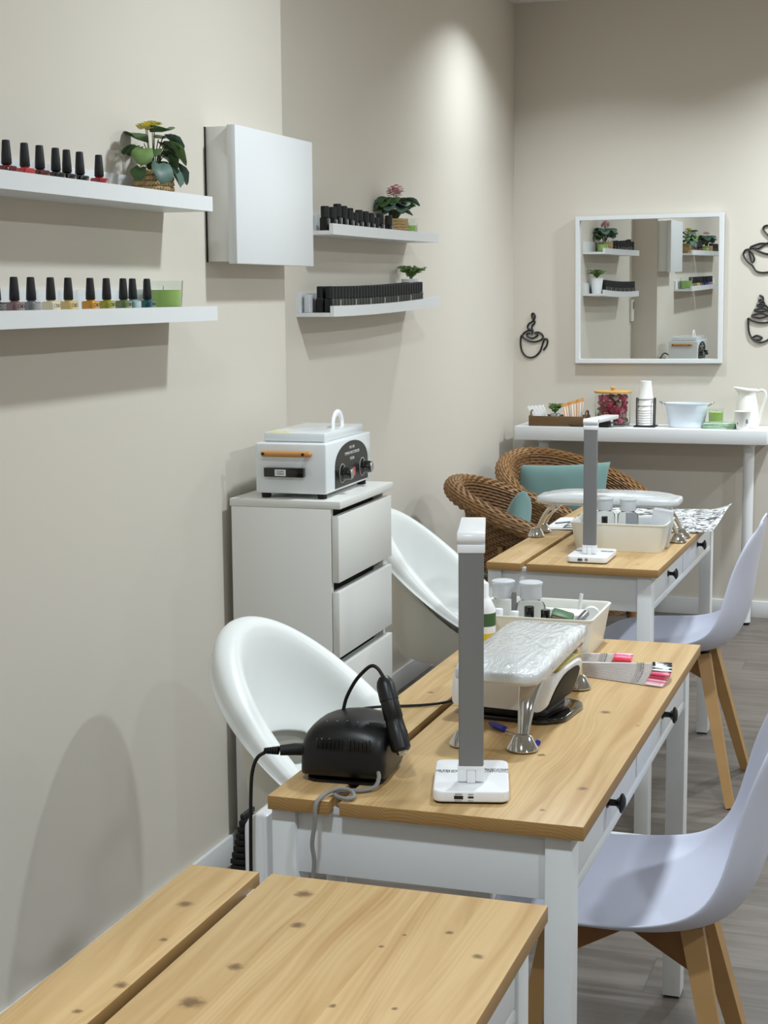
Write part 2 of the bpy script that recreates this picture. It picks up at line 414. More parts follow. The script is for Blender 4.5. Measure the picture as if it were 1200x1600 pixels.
# ================================================================== desks
def make_desk(name_label, loc, rz, knots, seed):
    d = thing('pine_top_desk', name_label, 'desk', loc, rz)
    Mp = pine('pine_top_%d' % int(seed), knots, seed=seed)
    W, L, H, t = 0.47, 1.20, 0.75, 0.021
    # two boards with the cable gap between them
    bm = B(); box(bm, 0, 0, H-t, 0.096, L, H, 0.0015); obj('narrow_board', bm, Mp, d)
    bm = B(); box(bm, 0.112, 0, H-t, W, L, H, 0.0015); obj('wide_board', bm, Mp, d)
    z1 = H-t
    for (lx, ly) in ((0.0, 0.015), (W-0.02-0.038, 0.015), (0.0, L-0.065), (W-0.02-0.038, L-0.065)):
        bm = B(); box(bm, lx, ly, 0.004, lx+0.038, ly+0.05, z1, 0.002); lg = obj('leg', bm, M_desk, d)
        bm = B(); box(bm, lx+0.004, ly+0.004, 0.0, lx+0.034, ly+0.046, 0.004); obj('foot_pad', bm, M_rubber, lg)
    for ly in (0.024, L-0.024-0.016):
        bm = B(); box(bm, 0.038, ly, 0.63, W-0.058, ly+0.016, z1, 0.001)
        box(bm, 0.094, ly-0.004, z1-0.005, 0.113, ly+0.02, z1+0.006, 0.001)
        obj('end_panel', bm, M_desk, d)
    bm = B(); box(bm, 0.02, 0.06, 0.63, 0.036, L-0.06, z1, 0.001); obj('back_panel', bm, M_desk, d)
    bm = B(); box(bm, W-0.048, 0.065, 0.627, W-0.024, L-0.065, 0.645, 0.002)
    box(bm, W-0.046, 0.56, 0.645, W-0.026, 0.572, z1); obj('drawer_rail', bm, M_desk, d)
    bm = B(); box(bm, 0.036, 0.04, 0.635, W-0.046, L-0.04, 0.642); obj('drawer_bottom', bm, M_desk, d)
    for (a, b_, kv) in ((0.068, 0.557, 0.300), (0.575, L-0.068, 0.848)):
        bm = B(); box(bm, W-0.042, a, 0.648, W-0.024, b_, z1-0.003, 0.001); dr = obj('drawer', bm, M_desk, d)
        bm = B(); lathe(bm, [(0.009, 0), (0.009, 0.002), (0.0055, 0.004), (0.005, 0.014), (0.010, 0.019), (0.0155, 0.022), (0.0155, 0.0245), (0.010, 0.028), (0.001, 0.0295)], 20, T(W-0.024, kv, 0.690) @ RY(PI/2))
        obj('knob', bm, M_black, dr)
    for ly in (0.030, L-0.044):
        bm = B(); box(bm, 0.036, ly, 0.322, W-0.056, ly+0.016, 0.339, 0.001); obj('stretcher', bm, M_desk, d)
    return d
K1 = [(0.206, 1.053, .010), (0.183, 0.924, .010), (0.176, 0.829, .016), (0.177, 1.146, .013), (0.052, 1.073, .011), (0.075, 0.968, .006), (0.086, 0.845, .009), (0.073, 0.775, .006),
      (0.318, 1.024, .004), (0.333, 1.063, .003), (0.38, 1.085, .006), (0.429, 1.03, .008), (0.318, 0.866, .005), (0.381, 0.879, .004)]
K2 = [(0.384, 0.609, .011), (0.434, 0.169, .009), (0.336, 0.32, .008), (0.4, 0.055, .005), (0.452, 0.538, .004), (0.051, 0.653, .007), (0.428, 1.015, .006)]
K3 = [(0.402, 0.076, .007), (0.362, 0.161, .006), (0.044, 0.191, .006), (0.025, 0.396, .006)]
make_desk('bare pine-topped white desk in the foreground, nothing on it', (-0.8715, 0.5917, 0), math.radians(0.30), K1, 1)
make_desk('pine-topped white desk carrying the black nail drill', (-0.895, 2.0836, 0), math.radians(0.12), K2, 2)
make_desk('pine-topped white desk with crumpled sheets over its far end', (-1.1253, 4.1615, 0), math.radians(-0.74), K3, 3)

# ================================================================== picture ledges
def ledge(label, y0, y1, zb, wall, bow=0.0):
    t = thing('picture_ledge', label, 'shelf', (wall, y0, zb)); L = y1-y0; n = 17
    def sec(pts):
        bm = B(); rows = []
        for i in range(n):
            u = i/(n-1); dz = bow*(u**2.2)
            rows.append([bm.verts.new((p[0], u*L, p[1]+dz)) for p in pts])
        k = len(pts)
        for i in range(n-1):
            for j in range(k): bm.faces.new((rows[i][j], rows[i][(j+1) % k], rows[i+1][(j+1) % k], rows[i+1][j]))
        bm.faces.new(rows[0][::-1]); bm.faces.new(rows[-1])
        return bm
    obj('bottom_panel', sec([(0.0, 0.0), (0.1115, 0.0), (0.1115, 0.012), (0.0, 0.012)]), M_white, t)
    obj('back_panel', sec([(0.0, 0.0125), (0.012, 0.0125), (0.012, 0.072), (0.0, 0.072)]), M_white, t)
    obj('front_lip', sec([(0.112, 0.0), (0.1245, 0.0), (0.1245, 0.033), (0.112, 0.033)]), M_white, t)
    return t
ZU, ZL, ZU2, ZL2 = 1.667, 1.419, 1.6575, 1.409
ledge('upper white ledge left of the wall box, holding red and black polishes', 2.47, 3.391, ZU, XN)
ledge('lower white ledge left of the wall box, holding the coloured polishes', 2.47, 3.405, ZL, XN)
ledge('upper white ledge right of the wall box, pink flowered plant on it', 4.60, 5.71, ZU2, XF, 0.006)
ledge('lower white ledge right of the wall box, bowed up at its far end', 4.60, 5.708, ZL2, XF, 0.024)
ledge('white ledge seen only in the mirror, upper one nearest the camera', 1.30, 2.41, ZU, XN)
ledge('white ledge seen only in the mirror, lower one nearest the camera', 1.30, 2.41, ZL, XN)

# ------------------------------------------------------------------ nail polish
def polish_kind(rgb, seed):
    mb = mat('lacquer_%d' % seed, rgb, 0.14, coat=0.8)
    return mb
def make_polish(mb, loc, label, inkm=None, group=None):
    t = thing('nail_polish', label, 'nail polish', loc, 0, group)
    bm = B(); rbox(bm, -0.0140, -0.0165, 0, 0.0140, 0.0165, 0.0355, 0.006, 0.003)
    lathe(bm, [(0.011, 0.0345), (0.0075, 0.0375), (0.007, 0.040)], 14)
    bo = obj('bottle', bm, mb, t)
    bm = B(); lathe(bm, [(0.0092, 0.0385), (0.0098, 0.0395), (0.0093, 0.052), (0.0072, 0.080), (0.0066, 0.0818), (0.004, 0.0822)], 18, )
    obj('cap', bm, M_blackm, t)
    if inkm: lettering('CND', 0.0105, inkm, T(0.0141, 0, 0.0275) @ RZ(PI/2) @ RX(PI/2), bo)
    return t
low = [(2.551, (16, 15, 18), 'black', 1), (2.614, (126, 98, 98), 'mauve brown', 1), (2.673, (120, 122, 124), 'plain grey', 0), (2.745, (222, 210, 178), 'cream', 1),
       (2.812, (204, 178, 112), 'pale sand yellow', 1), (2.900, (196, 134, 20), 'amber orange', 1), (2.968, (150, 146, 36), 'mustard green', 1),
       (3.041, (98, 112, 70), 'olive green', 1), (3.083, (136, 166, 166), 'pale blue grey', 0), (3.150, (14, 76, 84), 'dark teal', 1)]
for i, (y, c, nm, ink) in enumerate(low):
    make_polish(polish_kind(c, i), (XN+0.075, y, ZL+0.0125), '%s nail polish with black cap on the lower ledge left of the box' % nm,
                (mat('print_%d' % i, tuple(int(v*0.45) for v in c) if sum(c) > 120 else (150, 150, 150), 0.5) if ink else None))
up = [(2.605, (92, 12, 24), 'dark wine red nail polish, leftmost on the upper ledge'), (2.668, (190, 52, 56), 'bright coral red nail polish on the upper left ledge, second from the left'),
      (2.722, (80, 12, 24), 'dark cherry nail polish on the upper left ledge, third from the left'), (2.781, (18, 16, 20), 'black nail polish on the upper left ledge beside the cherry one'),
      (2.823, (16, 16, 22), 'black nail polish in the middle of three on the upper left ledge'), (2.874, (14, 14, 18), 'black nail polish on the upper left ledge, last before the gap'),
      (2.952, (150, 26, 38), 'crimson nail polish standing alone nearest the yellow flowered plant')]
for i, (y, c, lb) in enumerate(up):
    make_polish(polish_kind(c, 40+i), (XN+0.075, y, ZU+0.0125), lb)

# black gel bottles on the far ledges: one built, the rest copied
def make_gel(h, tag_=True):
    t = thing('gel_polish', 'x', 'nail polish')
    bm = B(); rbox(bm, -0.0133, -0.0133, 0, 0.0133, 0.0133, h*0.52, 0.004, 0.0015, seg=3); bo = obj('bottle', bm, M_black, t)
    bm = B(); lathe(bm, [(0.0118, h*0.52+0.0005), (0.0128, h*0.54), (0.0128, h-0.002), (0.0112, h)], 16); obj('cap', bm, M_blackm, t)
    if tag_:
        bm = B(); box(bm, 0.0134, 0.003, 0.006, 0.0137, 0.0075, h*0.48); obj('sticker', bm, M_inkw, bo)
    return t
def bowz(y, y0, y1, bow): return bow*(((y-y0)/(y1-y0))**2.2)
gu = make_gel(0.074); first = True
upy = [(4.575+0.06, 0), (4.70, 0), (4.745, 0.012), (4.80, 0.008), (4.855, 0.004), (4.90, -0.008), (4.945, 0.002), (5.005, 0.0), (5.06, -0.003), (5.11, -0.016), (5.155, -0.001), (5.245, -0.004)]
gels = {0: gu}
for (y, dh) in upy:
    if dh not in gels: gels[dh] = make_gel(0.074+dh)
placed = set()
for (y, dh) in upy:
    loc = (XF+0.085, y, ZU2+0.0125+bowz(y, 4.6, 5.71, 0.006)+0.0003); lab = 'black gel bottle in the loose row on the upper ledge by the pink plant'
    if dh not in placed: placed.add(dh); o = gels[dh]; o.location = loc
    else: o = copy_tree(gels[dh]); o.location = loc
    o['label'] = lab; o['group'] = 'black gel polishes on the upper far ledge'
gl = make_gel(0.080, False); gl2 = make_gel(0.080, True); k = 0
for row, xx in ((0, 0.094), (1, 0.060)):
    for j in range(33):
        y = 4.645 + j*0.0286 + (0.012 if row else 0)
        if row and j > 30: continue
        if row == 0 and 0: continue
        loc = (XF+xx, y, ZL2+0.0128+bowz(y, 4.6, 5.708, 0.024))
        src = gl2 if (row == 0 and j % 5 == 2) else gl
        o = (gl if k == 0 else gl2) if k == 0 or (src is gl2 and j == 2) else copy_tree(src); o.location = loc; k += 1
        o['label'] = 'black gel polish bottle in the packed rows on the bowed lower ledge'; o['group'] = 'black gel polishes packed on the lower far ledge'
# clear block at the near end of the lower far ledge
bm = B(); rbox(bm, -0.010, -0.012, 0, 0.010, 0.012, 0.055, 0.003, 0.001); tag(obj('clear_box', bm, M_frost), 'small clear box at the near end of the bowed lower ledge', 'box', loc=(XF+0.032, 4.622, ZL2+0.0128))

# ------------------------------------------------------------------ candles in glass
def candle(label, loc, r=0.04, h=0.075, wax=0.75, sq=False):
    t = thing('candle_jar', label, 'candle', loc)
    bm = B(); lathe(bm, [(r*0.86, 0), (r*0.9, 0.002), (r, h), (r*0.96, h), (r*0.86, 0.005), (0.001, 0.005)], 28, cap1=False); obj('glass', bm, M_glass, t)
    bm = B(); lathe(bm, [(r*0.84, 0.0056), (r*(0.84+0.1*wax), h*wax), (0.001, h*wax-0.001)], 28); w = obj('wax', bm, M_candle, t)
    bm = B(); tube(bm, [(0, 0, h*wax-0.002), (0.001, 0, h*wax+0.009)], 0.0008, 5); obj('wick', bm, M_black, w)
    return t
candle('green candle in glass at the right end of the coloured polishes', (XN+0.0625, 3.252, ZL+0.0128), 0.045, 0.078, 0.74)
candle('green candle in glass beside the pink flowered plant', (XF+0.072, 5.505, ZU2+0.0128+0.0056), 0.034, 0.068, 0.62)

# ------------------------------------------------------------------ potted plants
def leaf_round(bm, base, tip_dir, size, M0=None, mi=0, fold=0.25, notch=0.25):
    """round geranium-like leaf lying across tip_dir"""
    d = Vector(tip_dir).normalized(); up = Vector((0, 0, 1)); s = d.cross(up)
    if s.length < 0.1: s = Vector((1, 0, 0))
    s.normalize(); nrm = s.cross(d).normalized()
    c = Vector(base) + d*size*0.6
    ctr = bm.verts.new(c - nrm*size*0.12)
    ring = []; n = 14
    for k in range(n):
        a = 2*PI*k/n + 0.12; rr = size*(0.62+0.05*math.sin(5*a))
        if k == 7: rr *= 1-notch
        p = c + d*math.cos(a)*rr + s*math.sin(a)*rr + nrm*(size*fold*(abs(math.sin(a))**2-0.3) - size*0.12*math.cos(a))
        ring.append(bm.verts.new(p))
    for k in range(n):
        f = bm.faces.new((ctr, ring[k], ring[(k+1) % n])); f.material_index = mi
def rope_pot(t, r, h, rows=6):
    bm = B()
    lathe(bm, [(r*0.9, 0.0), (r*0.93, h), (r*0.83, h), (r*0.83, h-0.012), (0.001, h-0.012)], 24, cap1=False)
    pt = obj('woven_pot', bm, M_rope, t)
    bm = B()
    for j in range(rows):
        z = h*(j+0.5)/rows
        for ph in (0, PI):
            pts = []
            for k in range(96):
                a = 2*PI*k/96; w = a*26+ph
                rr = r*0.97+0.0028*math.cos(w); pts.append((rr*math.cos(a), rr*math.sin(a), z+0.0028*math.sin(w)))
            tube(bm, pts, h/rows*0.36, 5, closed=True)
    obj('rope_coil', bm, M_rope, pt)
    bm = B(); lathe(bm, [(r*0.82, h-0.0115), (r*0.4, h-0.006), (0.001, h-0.004)], 16, cap0=False); obj('soil', bm, M_soil, t)
def flower_plant(label, loc, r, h, H, mflower, spec, heads, fr, fz=0.55):
    t = thing('potted_plant', label, 'plant', loc); rope_pot(t, r, h)
    bs = B(); groups = {0: B(), 1: B(), 2: B()}
    for (dx, dy, dz, tx, ty, tz, s, mi) in spec:
        dz += 0.008; s *= 1.12
        base = Vector((dx, dy, dz)); tube(bs, spline([(dx*0.2, dy*0.2, h-0.008), (dx*0.6, dy*0.6, (h+dz)/2+0.008), base], 4), 0.0012, 5)
        leaf_round(groups[mi], base, (tx, ty, tz), s)
    obj('stems', bs, M_stem, t)
    lf = B(); off = 0
    for mi, b_ in groups.items(): merge(lf, b_, None, mi)
    o = obj('foliage', lf, [M_leaf, M_leafb, M_leafl], t, sharp=80); mods(o, 0.0008, 0, 0)
    fb = B()
    for (x, y, z) in heads:
        tube(fb, [(x*0.3, y*0.3, h), (x*0.7, y*0.7, (h+z)/2), (x, y, z)], 0.001, 5, mi=1)
        n = 20
        for k in range(n):
            a = 2.4*k; th_ = 1.9*math.sqrt(k/n); rr = fr*math.sin(th_); cx, cy, cz = x+rr*math.cos(a), y+rr*math.sin(a), z+fr*fz*math.cos(th_)
            for p in range(5):
                an = 2*PI*p/5+k; ps = fr*0.55
                v0 = Vector((cx, cy, cz)); d = Vector((math.cos(an), math.sin(an), 0.35)); sd = Vector((-math.sin(an), math.cos(an), 0))
                q = [fb.verts.new(v0), fb.verts.new(v0+d*ps*0.6-sd*ps*0.38), fb.verts.new(v0+d*ps), fb.verts.new(v0+d*ps*0.6+sd*ps*0.38)]
                fb.faces.new(q)
    obj('flowers', fb, [mflower, M_stem], t, flat=True)
    return t
# plant 1, yellow flowers: +x looks at the room, +y to the right in the photo
S1 = []
rnd = random.Random(3)
front = [(0.03, -0.042, 0.075, 0.5, -0.25, -0.75, .040, 1), (0.034, 0.012, 0.070, 0.6, 0.1, -0.8, .038, 1), (0.03, 0.058, 0.078, 0.4, 0.35, -0.8, .036, 1),
         (0.03, 0.018, 0.122, 0.5, 0.35, -0.6, .045, 2), (0.015, -0.02, 0.138, 0.45, -0.2, 0.12, .040, 0), (0.02, 0.014, 0.135, 0.4, 0.4, -0.2, .038, 1),
         (0.0, 0.062, 0.108, 0.2, 0.5, -0.5, .032, 0), (0.01, -0.068, 0.104, 0.2, -0.35, -0.45, .034, 2), (0.0, -0.06, 0.066, 0.1, -0.5, -0.7, .026, 0),
         (0.012, 0.045, 0.098, 0.3, 0.35, -0.8, .034, 0), (0.0, 0.03, 0.13, 0.1, 0.5, 0.2, .03, 0), (-0.02, 0.0, 0.12, -0.4, 0.1, 0.3, .04, 0)]
S1 += front
for k in range(10):
    a = rnd.uniform(0, 2*PI); S1.append((0.03*math.cos(a), 0.04*math.sin(a), rnd.uniform(.08, .125), math.cos(a), math.sin(a), -0.3, rnd.uniform(.024, .034), 0))
flower_plant('yellow flowered plant in a rope pot on the upper left ledge', (XN+0.064, 3.215, ZU+0.0128), 0.042, 0.068, 0.18, M_yellow, S1, [(0.0, -0.03, 0.160), (0.005, -0.008, 0.166), (0.0, 0.012, 0.158), (0.01, -0.042, 0.154)], 0.016, 0.35)
S2 = []
for k in range(22):
    a = 2*PI*k/22+rnd.uniform(-.2, .2); lv = rnd.choice([.085, .105, .125]); rr = rnd.uniform(.03, .06)
    S2.append((rr*math.cos(a)*0.7, rr*math.sin(a), lv, math.cos(a), math.sin(a), rnd.uniform(-.7, .1), rnd.uniform(.03, .042), rnd.choice([0, 0, 1])))
flower_plant('pink flowered plant in a rope pot on the upper ledge right of the wall box', (XF+0.06, 5.385, ZU2+0.0128+0.0045), 0.044, 0.062, 0.17, M_pink, S2, [(0, 0.0, 0.145), (0.006, 0.010, 0.158), (0, -0.012, 0.152)], 0.020, 1.0)
def fern_pot(label, loc, r, h, H, n=26, pot_m=None, seed=5):
    rr = random.Random(seed)
    t = thing('potted_fern', label, 'plant', loc)
    bm = B(); lathe(bm, [(r*0.72, 0), (r*0.75, 0.002), (r, h), (r*0.93, h), (r*0.9, h-0.008), (0.001, h-0.008)], 24, cap1=False); obj('pot', bm, pot_m or M_plastic, t)
    bm = B()
    for k in range(n):
        a = rr.uniform(0, 2*PI); l = rr.uniform(.5, 1)*H; sp = rr.uniform(.2, 1.0)*r*1.5
        pts = spline([(0, 0, h-0.008), (sp*.4*math.cos(a), sp*.4*math.sin(a), h+l*.6), (sp*math.cos(a), sp*math.sin(a), h+l*.75)], 5)
        tube(bm, pts, 0.0006, 4)
        for i in range(3, len(pts)):
            for s in (-1, 1):
                d = Vector((math.cos(a+s*1.2), math.sin(a+s*1.2), rr.uniform(-.1, .5))); p = pts[i]; L = H*0.22
                w = Vector((0, 0, L*.18))
                bm.faces.new([bm.verts.new(p), bm.verts.new(p+d*L*.5-w), bm.verts.new(p+d*L), bm.verts.new(p+d*L*.5+w)])
    obj('fronds', bm, M_leafl, t, flat=True)
    return t
fern_pot('small fern in a white pot at the far end of the bowed lower ledge', (XF+0.055, 5.585, ZL2+0.0128+0.0205), 0.036, 0.088, 0.06, 42)

# ------------------------------------------------------------------ third pair of ledges (seen in the mirror)
o = flower_plant('leafy plant in a rope pot on the ledge seen only in the mirror', (XN+0.06, 2.20, ZU+0.0128), 0.044, 0.06, 0.18, M_pink, S2, [(0, 0.01, 0.15)], 0.02)
candle('green candle in glass on the upper ledge seen only in the mirror', (XN+0.07, 2.33, ZU+0.0128), 0.034, 0.055, 0.8)
k = 0
for y in [2.08-0.034*j for j in range(12)]:
    o = copy_tree(gl); o.location = (XN+0.075, y, ZU+0.0128); o['label'] = 'black bottle on the upper ledge seen only in the mirror'; o['group'] = 'black bottles on the mirrored upper ledge'
for j, (y, c, nm) in enumerate([(2.32, (40, 70, 170), 'blue'), (2.27, (30, 50, 140), 'navy blue'), (2.18, (214, 130, 150), 'pink'), (2.13, (150, 60, 90), 'plum'), (2.07, (220, 214, 200), 'ivory')]):
    make_polish(polish_kind(c, 60+j), (XN+0.085, y, ZL+0.0128), '%s nail polish on the lower ledge seen only in the mirror' % nm)
for y in [2.30-0.034*j for j in range(16)]:
    o = copy_tree(gl); o.location = (XN+0.045, y, ZL+0.0128); o['label'] = 'black bottle in the back row of the mirrored lower ledge'; o['group'] = 'black bottles on the mirrored lower ledge'

# ------------------------------------------------------------------ wall box (fuse cupboard)
t = thing('wall_cabinet', 'square white flat-fronted box mounted on the wall between the ledges', 'cabinet', (XN, 3.61, 1.553))
bm = B(); box(bm, 0.0, 0.012, 0.006, 0.062, 0.500, 0.330, 0.001); obj('body', bm, M_cab, t)
bm = B(); box(bm, 0.0635, 0.0, 0.0, 0.086, 0.512, 0.332, 0.0015); obj('door', bm, M_white, t)
bm = B(); box(bm, 0.0, 0.008, 0.004, 0.003, 0.0115, 0.330); obj('dark_strip', bm, M_dark, t)  # thin near-black strip down the box's near edge, along the wall
# air-conditioner controller seen in the mirror
t = thing('wall_controller', 'small beige wall controller with a screen, seen in the mirror', 'controller', (XF, 4.19, 1.24))
bm = B(); rbox(bm, 0, -0.03, 0, 0.02, 0.03, 0.14, 0.006, 0.002); obj('housing', bm, M_cream, t)
bm = B(); box(bm, 0.0202, -0.018, 0.08, 0.021, 0.018, 0.125); obj('screen', bm, M_ink, t)

# ================================================================== drawer cabinet + steriliser
CX0, CX1, CY0, CY1, CZ = -1.668, -1.374, 3.676, 4.118, 0.966
t = thing('drawer_cabinet', 'tall narrow white chest of drawers beside the near wall', 'cabinet', (CX0, CY0, 0), math.radians(1.2))
w, l = CX1-CX0, CY1-CY0
bm = B(); box(bm, 0, 0.0, CZ-0.019, w+0.003, l, CZ, 0.001); obj('top_panel', bm, M_cab, t)
bm = B(); box(bm, 0.004, 0.0, 0.0, w-0.022, 0.017, CZ-0.0195, 0.001); obj('side_panel', bm, M_cab, t)
bm = B(); box(bm, 0.004, l-0.017, 0.0, w-0.022, l, CZ-0.0195, 0.001); obj('side_panel', bm, M_cab, t)
bm = B(); box(bm, 0.004, 0.0172, 0.02, 0.010, l-0.0172, CZ-0.019); obj('back_panel', bm, M_cab, t)
bm = B(); box(bm, 0.02, 0.0172, 0.03, w-0.05, l-0.0172, CZ-0.03); obj('gap_shade_block', bm, M_dark, t)  # near-black filler block; its colour paints the shade in the drawer gaps
zt = CZ-0.037
for k in range(5):
    z1 = zt-k*0.192; z0 = max(z1-0.168, 0.02)
    bm = B(); box(bm, w-0.020, 0.001, z0, w-0.002, l-0.001, z1, 0.001)
    dr = obj('drawer', bm, M_cab, t)
    bm = B(); box(bm, w-0.046, 0.019, z0+0.01, w-0.0205, l-0.019, z1-0.012); obj('drawer_box', bm, M_cab, dr)
# steriliser on top
SX, SY, SW, SL, SH = -1.605, 3.700, 0.175, 0.345, 0.118
t = thing('steriliser', 'white metal hot-air steriliser with black dial panel on the cabinet', 'steriliser', (SX, SY, CZ+0.0005), math.radians(2.0)); t.scale = (1.08, 1.08, 1.08)
bm = B(); box(bm, 0, 0, 0.012, SW, SL, 0.012+SH, 0.004, 3); obj('case', bm, M_steri, t)
bm = B(); box(bm, 0.014, 0.03, 0.0125+SH, SW-0.014, SL-0.03, 0.0145+SH); box(bm, 0.012, 0.026, 0.0145+SH, SW-0.012, SL-0.026, 0.034+SH, 0.002, 2)
lid = obj('lid', bm, M_steri, t)
bm = B()
tube(bm, spline([(0.13, 0.185, 0.032+SH), (0.13, 0.187, 0.050+SH), (0.13, 0.200, 0.064+SH), (0.13, 0.220, 0.068+SH), (0.13, 0.240, 0.064+SH), (0.13, 0.253, 0.050+SH), (0.13, 0.255, 0.032+SH)], 6), 0.0055, 10, flat=(1.5, 0.8))
obj('lid_handle', bm, M_plastic, lid)
bm = B(); box(bm, 0.018, 0.032, 0.0341+SH, 0.07, 0.075, 0.0344+SH); obj('yellow_sticker', bm, mat('yellow_sticker', (222, 214, 140), 0.5), lid)
for (cy, s) in ((-0.001, -1), (SL+0.001, 1)):
    bm = B(); tube(bm, [(0.028, cy+s*0.018, 0.107), (0.140, cy+s*0.018, 0.107)], 0.0075, 14)
    sphere(bm, (0.028, cy+s*0.018, 0.107), 0.0075); sphere(bm, (0.140, cy+s*0.018, 0.107), 0.0075)
    for xx in (0.033, 0.135): lathe(bm, [(0.0055, 0), (0.0055, 0.020)], 12, T(xx, cy, 0.107) @ RX(-s*PI/2))
    hd = obj('wooden_handle', bm, M_bhandle, t)
    bm = B()
    for xx in (0.029, 0.127): lathe(bm, [(0.0035, 0), (0.0035, 0.0012)], 12, T(xx, cy+s*0.0253, 0.107) @ RX(-s*PI/2))
    obj('screw_hole', bm, M_black, hd)
bm = B(); box(bm, 0.026, -0.016, 0.052, 0.124, 0.001, 0.074, 0.002, 2); sl = obj('black_slot_handle', bm, M_blackg, t)
bm = B(); box(bm, 0.054, -0.0166, 0.055, 0.081, -0.0161, 0.070); st = obj('white_sticker', bm, M_paper, sl)
lettering('CLEAN\nSTERILE', 0.0055, M_black, T(0.0675, -0.0167, 0.0625) @ RX(PI/2), st)
for (fx, fy) in ((0.018, 0.022), (SW-0.018, 0.022), (0.018, SL-0.022), (SW-0.018, SL-0.022)):
    bm = B(); lathe(bm, [(0.011, 0), (0.012, 0.0118)], 14, T(fx, fy, 0)); obj('rubber_foot', bm, M_rubber, t)
# arched dial panel on the +x face
pts = [(-0.128, 0.018), (0.128, 0.018), (0.128, 0.060)]
for k in range(1, 20):
    a = PI*k/20; pts.append((0.128*math.cos(a), 0.060+0.062*math.sin(a)**0.8))
pts.append((-0.128, 0.060))
bm = B(); prism(bm, [(p[0], p[1]) for p in pts], 0, 0.0012, 0, T(SW+0.0002, 0.19, 0) @ RZ(PI/2) @ RX(PI/2))
pn = obj('dial_panel', bm, M_black, t)
bm = B()
for yy in (0.115, 0.272): lathe(bm, [(0.023, 0), (0.023, 0.0004), (0.0217, 0.0004), (0.0217, 0)], 32, T(SW+0.0015, yy, 0.050) @ RY(PI/2), cap0=False, cap1=False)
obj('dial_ring', bm, M_inkw, pn)
for yy in (0.115, 0.272):
    bm = B(); lathe(bm, [(0.019, 0), (0.018, 0.005), (0.0155, 0.006), (0.0145, 0.022), (0.013, 0.024)], 24, T(SW+0.002, yy, 0.050) @ RY(PI/2)); kb = obj('dial', bm, M_blackg, pn)
    bm = B(); lathe(bm, [(0.012, 0), (0.0115, 0.0012)], 20, T(SW+0.0262, yy, 0.050) @ RY(PI/2)); obj('metal_cap', bm, M_steel, kb)
bm = B(); box(bm, SW+0.0015, 0.188, 0.036, SW+0.006, 0.206, 0.056, 0.001); obj('red_switch', bm, M_red, pn)
bm = B(); lathe(bm, [(0.003, 0), (0.0025, 0.002)], 10, T(SW+0.0015, 0.168, 0.040) @ RY(PI/2)); obj('green_lamp', bm, M_green, pn)
for (s, z_, sz) in (('HOT AIR', 0.106, 0.010), ('TEMPERATURE STERILIZER', 0.093, 0.0098), ('CH-360', 0.079, 0.010)):
    lettering(s, sz, M_inkw, T(SW+0.0016, 0.19, z_) @ RZ(PI/2) @ RX(PI/2), pn)
bm = B(); tube(bm, spline([(-0.001, 0.30, 0.04), (-0.03, 0.32, 0.055), (-0.055, 0.33, 0.02), (-0.058, 0.335, 0.006)], 6), 0.0035, 8); obj('power_cord', bm, M_black, t)

